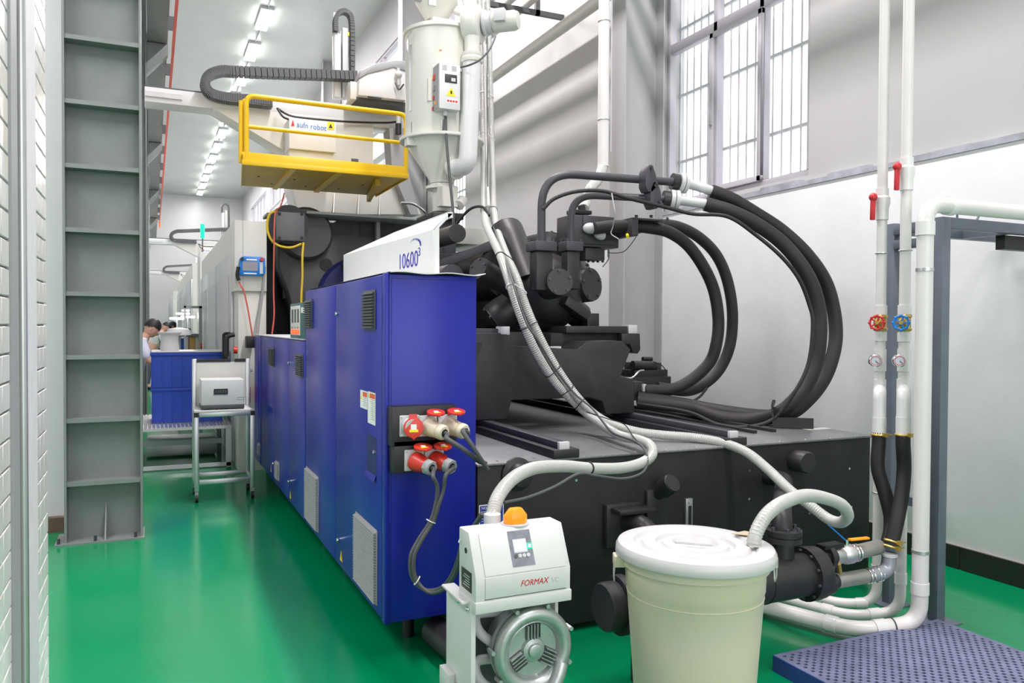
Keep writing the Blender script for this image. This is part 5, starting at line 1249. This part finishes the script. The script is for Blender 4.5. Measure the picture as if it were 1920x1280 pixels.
# perforated deck as one grid with real holes
nx, ny = 46, 40
sx_, sy_ = (px1-px0)/nx, (py1-py0)/ny
deck = MB(); idx = {}
def vtx(x, y, z):
    k = (round(x, 5), round(y, 5), z)
    if k not in idx: idx[k] = len(deck.v); deck.v.append(V((x, y, z)))
    return idx[k]
for i in range(nx):
    for j in range(ny):
        x0, y0 = px0+i*sx_, py0+j*sy_; x1, y1 = x0+sx_, y0+sy_
        if (i+j) % 2 == 0 or i in (0, nx-1) or j in (0, ny-1):
            deck.f.append((vtx(x0, y0, PT_), vtx(x1, y0, PT_), vtx(x1, y1, PT_), vtx(x0, y1, PT_)))
        else:
            e = .14; a0, b0, a1, b1 = x0+sx_*e, y0+sy_*e, x1-sx_*e, y1-sy_*e
            o_ = [(x0, y0), (x1, y0), (x1, y1), (x0, y1)]; i_ = [(a0, b0), (a1, b0), (a1, b1), (a0, b1)]
            for k in range(4):
                k2 = (k+1) % 4
                deck.f.append((vtx(*o_[k], PT_), vtx(*o_[k2], PT_), vtx(*i_[k2], PT_), vtx(*i_[k], PT_)))
                deck.f.append((vtx(*i_[k], PT_), vtx(*i_[k2], PT_), vtx(*i_[k2], PT_-.02), vtx(*i_[k], PT_-.02)))
deck.build('perforated_deck', M_palt, pl)
MB().box(px0+.003, px1-.003, py0+.003, py1-.003, .045, PT_-.0205).build('under_sheet', M_pal, pl)
for a in ((px0-.004, px0, py0, py1), (px1, px1+.004, py0, py1), (px0, px1, py0-.004, py0), (px0, px1, py1, py1+.004)):
    MB().box(*a, .0, PT_-.001).build('rim', M_pal, pl)

# ================================================================ WATER PIPES
pcs = [(1644, 1118, .027, [(1625, 1129), (1587, 1140), (1559, 1124), (1500, 1108)], 'left'), (1688, 1135, .028, [(1662, 1142), (1616, 1156), (1578, 1154), (1522, 1134), (1440, 1113)], 'middle'), (1724, 1160, .040, [(1706, 1165), (1644, 1177), (1569, 1187), (1522, 1173), (1456, 1151), (1380, 1122)], 'right')]
VP = []
for k, (px, py, r_, low, nm) in enumerate(pcs):
    zf_ = r_+.012+.025*(2-k)*0
    b0 = at(px, py, Z=.11); X_, Y_ = b0.x, b0.y; VP.append((X_, Y_))
    p = thing('water_pipe', (X_, Y_, 0), ['white plastic water pipe, leftmost upright with red valve handle', 'white plastic water pipe, middle upright with blue handwheel', 'thick white plastic drain pipe turning right at the top of the rack'][k], 'pipe')
    floorp = [at(a, b, Z=r_+.02) for a, b in low]
    if k < 2:
        pts = bend([V((X_, Y_, 5.2)), V((X_, Y_, .05+r_))]+[floorp[1], floorp[-1]] if False else [V((X_, Y_, 5.2)), V((X_, Y_, r_+.05)), (floorp[1]+floorp[2])/2, floorp[-1]], .10, 7)
        zt_ = 5.2
    else:
        ztop = at(1745, 383, Y=Y_).z
        e = at(1925, 392, Y=Y_+.02)
        pts = bend([V((4.86, Y_+.02, e.z-.02)), V((X_, Y_, ztop)), V((X_, Y_, r_+.05)), (floorp[1]+floorp[2])/2, floorp[-1]], .11, 7)
    MB().tube(pts, r_, 22).build('pipe', M_pvc, p)
    # sockets on the bends
    mid = (floorp[1]+floorp[2])/2; d = (floorp[-1]-mid).normalized(); d2 = (V((X_, Y_, r_+.05))-mid).normalized()
    for c0, dd in ((V((X_, Y_, .20+r_)), V((0, 0, 1))), (mid+d*.10, d), (mid+d2*.09, d2)):
        MB().cyl(c0, c0+dd*.06, r_+.004, n=22).build('socket', M_pvcb, p)
    if k == 2:
        for zz in (ztop-.16,): MB().cyl((X_, Y_, zz), (X_, Y_, zz+.07), r_+.006, n=22).build('socket', M_pvcb, p)
        for zz in (at(1742, 506, Y=Y_).z, at(1727, 1033, Y=Y_).z): MB().cyl((X_, Y_, zz-.008), (X_, Y_, zz+.008), r_+.003, n=22).build('pipe_clip', M_alu, p)
        MB().cyl((X_+.16, Y_+.006, ztop+.0), (X_+.21, Y_+.008, ztop+.0), r_+.006, n=22).build('socket', M_pvcb, p)
        MB().ring(mid+d2*.19, d2, r_+.002, .004).build('wire_tie', M_dgrey, p)
    else:
        for zz in (at(1657, 475-k*8, Y=Y_).z, at(1650, 922, Y=Y_).z): MB().ring((X_, Y_, zz), (0, 0, 1), r_+.003, .004).build('pipe_clip', M_alu, p)
        # red ball valve up high
        zv = at(px, (362, 305)[k]+15, Y=Y_).z
        MB().lathe((X_, Y_, zv-.10), (0, 0, 1), [(r_+.006, 0), (r_+.007, .06), (r_+.014, .09), (r_+.014, .12), (r_+.006, .13), (r_+.006, .17)], 24).build('ball_valve_body', M_pvcb, p)
        hx = V((X_-.07, Y_+.0, zv+.0)); 
        MB().ball(hx+V((0, 0, .02)), .026, (1, .8, .9)).build('handle_hub', M_redh, p)
        MB().obox(hx+V((-.002, 0, -.045)), (1, 0, 0), (0, 1, 0), (.02, 0, 1), .013, .009, .06).build('red_handle', M_redh, p, bevel=.004)
        # brass gate valve
        zg = at(px, 605, Y=Y_).z
        MB().lathe((X_, Y_, zg-.045), (0, 0, 1), [(.034, 0), (.038, .012), (.032, .02), (.032, .07), (.038, .078), (.034, .09)], 8).build('gate_valve', M_brass, p, sharp=30)
        ax = V((-.86, -.5, 0)).normalized(); c0 = V((X_, Y_, zg))
        MB().lathe(c0, ax, [(.028, 0), (.028, .05), (.020, .06), (.020, .075), (.01, .08), (.01, .105)], 12).build('valve_bonnet', M_brass, p)
        wc_ = c0+ax*.10; wh = MB().ring(wc_, ax, .036, .006, 24, 8)
        u, v, _ = frame(ax)
        for j in range(5):
            a = 2*math.pi*j/5; wh.bar(wc_, wc_+(u*math.cos(a)+v*math.sin(a))*.036, .007)
        for j in range(8):
            a = 2*math.pi*j/8; wh.ball(wc_+(u*math.cos(a)+v*math.sin(a))*.038, .008, n=8, m=5)
        wh.build('handwheel', (M_redh, M_tab)[k], p)
        for dz_ in (.06, -.085): MB().cyl((X_, Y_, zg+dz_-.015), (X_, Y_, zg+dz_+.035), r_+.006, n=22).build('socket', M_pvcb, p)
        # pressure gauge on a tee
        zp = at(px, 675, Y=Y_).z; gax = V((-.86, -.42, 0)).normalized(); c0 = V((X_, Y_, zp))
        MB().cyl((X_, Y_, zp-.06), (X_, Y_, zp+.06), r_+.005, n=22).build('tee', M_pvcb, p)
        MB().cyl(c0, c0+gax*.10, .012, n=12).build('gauge_stem', M_pvcb, p)
        gc_ = c0+gax*.10; fa = V((-.62, -.78, 0)).normalized()
        gg = MB().lathe(gc_-fa*.015, fa, [(.030, 0), (.034, .004), (.034, .03), (.030, .034), (.028, .029)], 26).build('pressure_gauge', M_chr, p, sharp=30)
        MB().lathe(gc_+fa*.0145, fa, [(.027, 0), (.027, .001)], 24).build('gauge_dial', mat('dial_grey', (.5, .52, .60), .4), gg)
        MB().ring(gc_+fa*.016, fa, .024, .0016, 24, 5).build('red_scale', M_inkr if k else M_redh, gg)
        u, v, _ = frame(fa); MB().bar(gc_+fa*.017, gc_+fa*.017+(u-v)*.014, .005, .002).build('gauge_needle', M_inkk, gg)
        # elbow branch with stub for the rubber hose
        ze = at(px, 735, Y=Y_).z; zs = at(px, 810, Y=Y_).z
        ex, ey = X_-.066, Y_-.056
        MB().tube(bend([(X_, Y_, ze+.01), (ex, ey, ze+.01), (ex, ey, zs-.02)], .05, 6), r_+.007, 20).build('branch_elbow', M_pvcb, p)
        MB().cyl((X_, Y_, ze-.07), (X_, Y_, ze+.07), r_+.006, n=22).build('tee', M_pvcb, p)
        MB().cyl((ex, ey, zs+.0), (ex, ey, zs+.09), r_+.009, n=20).build('socket', M_pvcb, p)
        VP[k] = (X_, Y_, ex, ey, zs)
# black rubber hoses from the branches
for k in (1, 0):
    X_, Y_, ex, ey, zs = VP[k]
    st = V((ex, ey, zs+.01))
    if k == 0:
        pts = [st, st+V((.0, 0, -.06)), at(1646, 877, Y=3.06), at(1660, 926, Y=3.03), at(1671, 979, Y=3.0), at(1664, 1022, Y=2.98)]
        lab = 'left black rubber hose from the white elbow, crossing behind the other'
    else:
        pts = [st, st+V((0, 0, -.06)), at(1695, 877, Y=2.92), at(1691, 926, Y=2.91), at(1681, 979, Y=2.90), at(1670, 1026, Y=2.90)]
        lab = 'right black rubber hose ending in a brass clamp on the grey elbow'
    h = thing('rubber_hose', pts[-1], lab, 'hose')
    sp_ = spline(pts, 8)
    MB().tube(sp_, .036, 18).build('hose_body', M_rub, h)
    def hclamp(c, d, R):
        c = V(c); d = V(d).normalized(); g = MB().tube([c+frame(d)[0]*math.cos(a)*R+frame(d)[1]*math.sin(a)*R for a in [2*math.pi*i/24 for i in range(24)]], .006, 6, cyc=True).build('hose_clamp', M_brass, h)
        MB().box(c.x-.012, c.x+.012, c.y-R-.018, c.y-R+.002, c.z-.008, c.z+.012).build('clamp_screw', M_brass, g)
        MB().cyl((c.x+.01, c.y-R-.008, c.z), (c.x+.05, c.y-R-.004, c.z), .004, n=8).build('clamp_bolt', M_brass, g)
    hclamp(sp_[2], (0, 0, 1), .037)
    MB().cyl(st+V((0, 0, -.0)), st+V((0, 0, .035)), .031, n=18).build('metal_stub', M_alu, h)
    if k == 1:
        hclamp(sp_[-3], sp_[-3]-sp_[-1], .037); hclamp(sp_[-1]+V((0, 0, .004)), sp_[-3]-sp_[-1], .037)

# ================================================================ STEEL RACK AT RIGHT
RX, RY = 3.90, 2.935
rk = thing('steel_rack', (RX, RY, 0), 'blue-grey square-tube steel rack standing before the right wall', 'rack')
zt_r = at(1775, 408, Y=RY).z
MB().box(RX-.032, RX+.032, RY-.03, RY+.03, 0.006, zt_r).build('post', M_steel2, rk, bevel=.004)
rbY = 3.24
MB().box(RX-.022, RX+.03, rbY-.022, rbY+.03, 0.006, zt_r).build('post', M_steel2, rk, bevel=.004)
MB().box(RX-.03, RX+.03, RY+.03, rbY-.02, zt_r-.07, zt_r-.01).build('side_beam', M_steel2, rk, bevel=.003)
MB().box(RX-.03, RX+.03, RY+.03, rbY-.02, zt_r-.15, zt_r-.10).build('side_beam', M_steel2, rk, bevel=.003)
MB().box(RX+.032, 4.86, RY-.025, RY+.025, zt_r-.06, zt_r).build('top_beam', M_steel2, rk, bevel=.003)
MB().box(RX+.03, 4.86, rbY-.02, rbY+.03, zt_r-.06, zt_r).build('top_beam', M_steel2, rk, bevel=.003)
MB().box(4.45, 4.50, RY+.025, rbY-.02, zt_r-.06, zt_r).build('cross_bar', M_steel2, rk)
MB().box(4.50, 4.892, 2.985, 3.04, zt_r-.14, zt_r-.06).build('wall_bracket', M_black, rk)
for x, y in ((RX, RY), (RX, rbY)): MB().box(x-.09, x+.09, y-.09, y+.09, 0, .006).build('foot_plate', M_steel2, rk)
for x, lean in ((4.02, 0), (4.18, .06)): MB().cyl((x, RY, zt_r), (x+lean, RY+.0, zt_r+.085), .006, n=8).build('threaded_rod', M_steel2, rk)
MB().box(RX-.02, RX+.02, RY+.03, rbY-.023, .60, .65).build('low_brace', M_steel2, rk)

# ================================================================ TROLLEY AND DEVICE (mid aisle)
ct = thing('equipment_trolley', (.6, 7.8, 0), 'aluminium profile trolley on casters with white back board', 'trolley')
X0, X1, Y0, Y1 = .345, .865, 7.60, 8.02
zt2 = at(420, 768, Y=Y0).z; zb = at(360, 673, Y=Y1).z
p_ = .04
for x in (X0, X1-p_):
    for y in (Y0, Y1-p_):
        MB().box(x, x+p_, y, y+p_, .10, zb if y > Y0 else zt2-.02).build('leg', M_alu, ct, bevel=.003)
for y in (Y0, Y1-p_):
    for z in (.16, zt2-.06): MB().box(X0+p_, X1-p_, y, y+p_, z, z+p_).build('cross_profile', M_alu, ct, bevel=.003)
for x in (X0, X1-p_):
    for z in (.16, zt2-.06): MB().box(x, x+p_, Y0+p_, Y1-p_, z, z+p_).build('side_profile', M_alu, ct, bevel=.003)
MB().box(X0, X1, Y0, Y1-p_, zt2-.02, zt2).build('table_top', M_mwhite, ct, bevel=.003)
for x in (X0-.002, X1-p_+.002): MB().box(x, x+p_, Y0-.004, Y0+.02, zt2-.06, zt2-.02).build('black_corner', M_black, ct)
MB().box(X0+p_, X1-p_, Y1-.03, Y1-.015, zt2, zb-.03).build('back_board', M_cream, ct)
MB().box(X0+p_, X0+.34, Y1-.035, Y1-.005, zb-.03, zb).build('black_top_strip', M_black, ct)
MB().box(X0+.38, X1-p_, Y1-.035, Y1-.005, zb-.03, zb).build('black_top_strip', M_black, ct)
for x in (X0+.02, X1-.02):
    for y in (Y0+.02, Y1-.02):
        c = MB().box(x-.015, x+.015, y-.015, y+.02, .06, .10).build('caster', M_grey, ct)
        MB().cyl((x-.014, y, .035), (x+.014, y, .035), .035, n=16).build('wheel', M_rub, c)
dv = thing('tabletop_device', (.62, 7.72, zt2), 'white and grey desktop machine on the trolley top', 'device')
a = at(377, 712, Y=7.63); b = at(458, 760, Y=7.63)
MB().box(a.x, b.x, 7.63, 7.93, zt2+.035, a.z).build('white_case', M_mwhite, dv, bevel=.012)
MB().box(a.x-.004, b.x+.002, 7.626, 7.93, zt2+.008, zt2+.045).build('grey_base', M_dgrey, dv, bevel=.008)
q = at(401, 729, Y=7.63); MB().box(q.x, q.x+.12, 7.622, 7.63, q.z-.05, q.z).build('display_slot', M_black, dv)
for k in range(5): MB().box(q.x+.014+k*.02, q.x+.028+k*.02, 7.620, 7.622, q.z-.036, q.z-.012).build('digit', M_dgrey, dv)
for k in range(4): MB().cyl((a.x+.03+k*.11, 7.64, zt2), (a.x+.03+k*.11, 7.64, zt2+.008), .01, n=8).build('rubber_foot', M_black, dv)
t = MB()
for k in range(2): t.box(q.x+.2, q.x+.29, 7.628, 7.63, q.z-.085-k*.02, q.z-.08-k*.02)
t.build('front_print', M_grey, dv, kind='stuff')

# bench with crates
be = thing('low_bench', (.4, 9.7, 0), 'low metal bench with ribbed top carrying the blue crates', 'bench')
b0x, b1x, by0, by1, bz = -.16, .82, 9.42, 10.9, .47
MB().box(b0x, b1x, by0, by1, bz-.035, bz-.01).build('bench_top', M_lgrey, be)
k = 0; x = b0x
while x < b1x-.03:
    MB().box(x, x+.028, by0, by1, bz-.01, bz).build('top_slat', M_alu, be); x += .042
for x in (b0x, b1x-.06):
    for y in (by0, by1-.06): MB().box(x, x+.06, y, y+.06, 0, bz-.035).build('leg', M_lgrey, be, bevel=.004)
MB().box(b0x, b1x, by0, by0+.04, 0.01, .05).build('foot_rail', M_lgrey, be)
MB().box(b0x+.06, b1x-.06, by0+.5, by0+.54, .2, .26).build('inner_rail', M_lgrey, be)
MB().box(b0x+.1, b1x-.1, by0+.9, by1-.1, .02, .22).build('stored_plate', M_alu, be, bevel=.01)
def crate(x0, x1, y0, y1, z0, h, label):
    c = thing('storage_crate', ((x0+x1)/2, (y0+y1)/2, z0), label, 'crate')
    MB().box(x0, x1, y0, y0+.015, z0, z0+h).box(x0, x1, y1-.015, y1, z0, z0+h).box(x0, x0+.015, y0+.015, y1-.015, z0, z0+h).box(x1-.015, x1, y0+.015, y1-.015, z0, z0+h).box(x0+.015, x1-.015, y0+.015, y1-.015, z0, z0+.015).build('crate_body', M_crate, c)
    MB().box(x0-.012, x1+.012, y0-.012, y0, z0+h-.04, z0+h-.005).box(x0-.012, x0, y0, y1, z0+h-.04, z0+h-.005).box(x1, x1+.012, y0, y1, z0+h-.04, z0+h-.005).build('crate_rim', M_crate, c, bevel=.003)
    n = 7
    for k in range(n+1):
        x = x0+.01+(x1-x0-.03)*k/n; MB().box(x, x+.012, y0-.010, y0, z0+.02, z0+h-.045).build('rib', M_crate, c)
    text('crate_mark', 'x0', M_card, c, (x0+(x1-x0)*.62, y0-.003, z0+h*.25), (1, 0, 0), (0, 0, 1), .06)
    return c
hc = (at(300, 661, Y=9.9).z-bz)/2
crate(.0, .76, 9.9, 10.5, bz, hc, 'blue plastic crate directly on the bench, lower of the stack')
crate(-.005, .765, 9.89, 10.5, bz+hc+.002, hc, 'blue plastic crate on top of the other, under the white board')
zB = bz+2*hc+.004
bd = MB().box(.0, .80, 9.88, 10.52, zB, zB+.012).build('white_board', M_mwhite); tag(bd, 'flat white board lying on the top blue crate', 'board')
tb = thing('grey_tub', (.17, 10.1, zB+.012), 'light grey waisted plastic tub standing on the white board', 'tub')
a = at(298, 622, Y=10.1); b = at(338, 622, Y=10.1)
MB().lathe(((a.x+b.x)/2, 10.1, zB+.012), (0, 0, 1), [(.10, 0), (.105, .03), (.095, .12), (.10, a.z-zB-.05), (.13, a.z-zB-.012-.012), (.13, a.z-zB-.012), (.115, a.z-zB-.012)], 28).build('tub_body', M_lgrey, tb, sharp=40)
MB().lathe(((a.x+b.x)/2+.10, 10.3, zB+.012), (0, 0, 1), [(.02, a.z-zB-.06), (.14, a.z-zB-.05), (.12, a.z-zB+.02), (.02, a.z-zB+.04)], 24).build('crumpled_cover', M_lgrey, tb)

# things past the bench
sf = thing('door_frame', (.62, 16.0, 0), 'brown-grey tall open frame standing beyond the crates', 'frame')
a = at(345, 573, Y=14.5); b = at(379, 573, Y=14.5)
MB().box(a.x, b.x, 14.5, 14.56, a.z-.04, a.z).build('top_bar', M_grey, sf); MB().box(b.x-.05, b.x, 14.5, 14.56, 0, a.z).build('post', M_grey, sf); MB().box(a.x, a.x+.03, 14.5, 14.56, 0, a.z).build('post', M_lgrey, sf)
MB().cyl(at(376, 648, Y=14.45), at(379, 648, Y=14.45), .05, n=12).build('red_knob', M_red, sf)
wt = thing('work_table', (.55, 17, 0), 'work table with blue bins and cardboard box beyond the crates', 'table')
a = at(334, 626, Y=16.5)
MB().box(a.x, .85, 16.5, 18.2, a.z-.05, a.z).build('table_top', M_dgrey, wt)
for x in (a.x+.03, .8):
    for y in (16.55, 18.1): MB().box(x-.02, x+.02, y-.02, y+.02, 0, a.z-.05).build('leg', M_grey, wt)
MB().box(a.x, .85, 16.5, 18.2, .8, .84).build('lower_shelf', M_grey, wt)
o = box('blue_bin', M_crate, (a.x+.01, a.x+.12, 16.55, 16.9, .84, 1.33), bevel=.01); tag(o, 'small blue bin on the shelf of the far work table', 'bin')
o = box('cardboard_box', M_card, (a.x+.2, a.x+.42, 16.55, 16.9, 1.1, 1.4), bevel=.005); tag(o, 'brown cardboard box on the far work table', 'box')
o = box('storage_tray', M_dgrey, (a.x+.17, a.x+.44, 16.55, 16.9, .841, 1.09), bevel=.005); tag(o, 'dark tray stacked under the brown cardboard box', 'tray')
for k, (px, py, Y_) in enumerate(((343, 588, 19), (352, 582, 21), (332, 597, 17.5), (352, 594, 18.2))):
    q = at(px, py, Y=Y_); t = thing('desk_lamp', (q.x, Y_, 0), ['bright work lamp on the left of the far lamp cluster', 'highest bright work lamp of the far cluster', 'lowest, leftmost bright work lamp over the far table', 'right bright work lamp over the far table'][k], 'lamp')
    MB().box(q.x-.14, q.x+.14, Y_-.05, Y_+.05, q.z-.02, q.z+.02).build('lamp_tube', mat('lamp_far', (1, 1, 1), .5, emit=(1, 1, 1), es=6), t, bevel=.01)
    MB().box(q.x-.01, q.x+.01, Y_+.05, Y_+.07, 0, q.z).build('lamp_post', M_lgrey, t)
q = at(346, 552, Y=26); o = thing('signal_lamp', (q.x, 26, 0), 'small green signal lamp on a thin pole far down the hall', 'light')
MB().ball(q, .07).build('lamp_head', M_grn, o); MB().cyl((q.x, 26, 0), q, .012, n=8).build('pole', M_grey, o)

# ================================================================ PEOPLE
def limb_mesh(joints, edges, name, m, parent, lv=2, root=0):
    me = bpy.data.meshes.new(name); me.from_pydata([V(j[:3]) for j in joints], edges, [])
    o = bpy.data.objects.new(name, me); COL.objects.link(o)
    sk_ = o.modifiers.new('skin', 'SKIN'); sk_.use_smooth_shade = True
    for i, j in enumerate(joints):
        sv = me.skin_vertices[0].data[i]; r_ = j[3]; sv.radius = (r_, j[4] if len(j) > 4 else r_); sv.use_root = i == root
    ss = o.modifiers.new('sub', 'SUBSURF'); ss.levels = lv; ss.render_levels = lv
    dg = bpy.context.evaluated_depsgraph_get(); dg.update()
    m2 = bpy.data.meshes.new_from_object(o.evaluated_get(dg)); bpy.data.objects.remove(o)
    for p_ in m2.polygons: p_.use_smooth = True
    m2.materials.clear(); m2.materials.append(m)
    o = bpy.data.objects.new(name, m2); COL.objects.link(o); o.parent = parent; OFF[o.name] = OFF[parent.name]
    return o
def person(loc, label, lean=.45, s=1.0, coat=None, tint=None, fz=0.):
    """faces +x, bent forward over the table"""
    t = thing('person', loc, label, 'person'); OFF[t.name] = V((0, 0, 0))
    L = lean; hipz, = (.90,); sh = V((math.sin(L)*.50, 0, hipz+math.cos(L)*.50)); nk = sh+V((.06, 0, .07)); hd = nk+V((.09, 0, .10))
    J = [(0, 0, hipz, .15, .14), (sh.x*.5, 0, (sh.z+hipz)/2, .14, .16), (sh.x, 0, sh.z-.03, .12, .17), (nk.x, 0, nk.z, .055), (hd.x-.02, 0, hd.z-.04, .055)]
    E = [(0, 1), (1, 2), (2, 3), (3, 4)]
    for sy in (-1, 1):
        b = len(J)
        el = V((sh.x+.12, sy*.24, sh.z-.27)); hn = V((sh.x+.36, sy*.12, sh.z-.30))
        J += [(sh.x+.01, sy*.18, sh.z-.02, .062), (el.x, el.y, el.z, .042), (hn.x, hn.y, hn.z, .027)]
        E += [(2, b), (b, b+1), (b+1, b+2)]
        b = len(J)
        J += [(0, sy*.10, hipz-.06, .10), (.02, sy*.11, .48, .062), (-.02, sy*.11, .09, .042), (.10, sy*.12, .04, .036)]
        E += [(0, b), (b, b+1), (b+1, b+2), (b+2, b+3)]
    body = limb_mesh(J, E, 'body', M_skin, t)
    # head with features: ellipsoid pulled into a face
    hm = MB(); hm.ball((0, 0, 0), .105, (.92, .76, 1.14), 24, 16)
    for i, v in enumerate(hm.v):
        if v.x > .05:
            v.x += .018*math.exp(-((v.z+.085)/.03)**2-(v.y/.03)**2)
            v.x += .030*math.exp(-((v.z+.012)/.022)**2-(v.y/.016)**2)
            v.x -= .008*math.exp(-((v.z-.012)/.014)**2-((abs(v.y)-.035)/.02)**2)
            v.x += .008*math.exp(-((v.z+.055)/.008)**2-(v.y/.028)**2)
        if v.x < -.02 and v.z < -.05: v.x *= .8
    for sy in (-1, 1): hm.ball((-.005, sy*.079, -.008), .03, (.6, .28, 1), 10, 6)
    for sy in (-1, 1): hm.ball((.083, sy*.034, .012), .011, (.5, 1, .6), 8, 5)
    R_ = Matrix.Rotation(L+.45, 3, 'Y'); hm.v = [R_ @ v+hd for v in hm.v]
    hm.build('head', M_skin, t)
    hr = MB(); hr.ball((-.012, 0, .012), .113, (.95, .80, 1.12), 24, 16)
    keep = []
    for f in hr.f:
        c = sum((hr.v[i] for i in f), V((0, 0, 0)))/len(f)
        if c.z > .045-(.55*(.03-c.x) if c.x < .03 else 0)*1.1 and not (c.x > .085 and c.z < .06): keep.append(f)
    hr.f = keep; hr.v = [R_ @ v+hd for v in hr.v]
    hr.build('hair', M_hair, t)
    ey = MB()
    for sy in (-1, 1): ey.ball(R_ @ V((.089, sy*.034, .012))+hd, .006, n=8, m=5); ey.box(0, 0, 0, 0, 0, 0) if False else None
    ey.build('eyes', M_hair, t)
    # coat: a slightly larger shell with sleeves to the elbow
    J = [(-.01, 0, hipz-.22, .16, .18), (0, 0, hipz, .165, .165), (sh.x*.5, 0, (sh.z+hipz)/2, .155, .18), (sh.x, 0, sh.z-.02, .13, .19), (nk.x-.02, 0, nk.z-.03, .075)]
    E = [(0, 1), (1, 2), (2, 3), (3, 4)]
    for sy in (-1, 1):
        b = len(J); J += [(sh.x+.01, sy*.18, sh.z-.01, .082), (sh.x+.11, sy*.235, sh.z-.24, .062)]; E += [(3, b), (b, b+1)]
    limb_mesh(J, E, 'coat', coat or M_coat, t, root=1)
    J = [(0, 0, hipz-.02, .13)]; E = []
    for sy in (-1, 1):
        b = len(J); J += [(0, sy*.10, hipz-.10, .115), (.02, sy*.11, .48, .078), (-.02, sy*.11, .12, .058)]; E += [(0, b), (b, b+1), (b+1, b+2)]
    limb_mesh(J, E, 'trousers', M_trs, t)
    for sy in (-1, 1):
        MB().ball((.045, sy*.115, .04), .06, (2.0, .8, .65), 14, 8).build('shoe', M_black, t)
        # hands: palm, four fingers and a thumb, lightly curled
        hn = V((sh.x+.36, sy*.12, sh.z-.30)); d = V((.95, -sy*.2, -.1)).normalized(); sd = V((0, 0, 1)).cross(d); upv = d.cross(sd)
        h = MB(); h.obox(hn+d*.045, d, sd, upv, .045, .036, .013)
        for i in range(4):
            o0 = hn+d*.088+sd*(.028-.0185*i); ln = (.065, .075, .070, .055)[i]
            h.tube([o0-d*.01, o0+d*ln*.45-upv*.004, o0+d*ln*.8-upv*.018, o0+d*ln*.9-upv*.03], .0085, 8, rr=[.009, .0085, .008, .006])
        o0 = hn+d*.02+sd*(sy*.034); h.tube([o0, o0+d*.03+sd*sy*.022-upv*.006, o0+d*.06+sd*sy*.026-upv*.012], .010, 8, rr=[.012, .010, .008])
        h.build('hand', M_skin, t, bevel=.0)
    for o in [t]: o.scale = (s, s, s)
    return t
hd_ = at(281, 613, Y=11.55)
P1 = person((-.29, 11.55, 0), 'worker with short black hair in pale coat bending over the blue crates', lean=.30, s=1.0)
P2 = person((-.08, 21.5, 0), 'distant worker, nearer of two heads seen over the grey tub', lean=.55, s=1.03, coat=M_mwhite)
P3 = person((.10, 24.2, 0), 'distant worker, farther right of two heads seen over the grey tub', lean=.55, s=1.04, coat=M_mwhite)
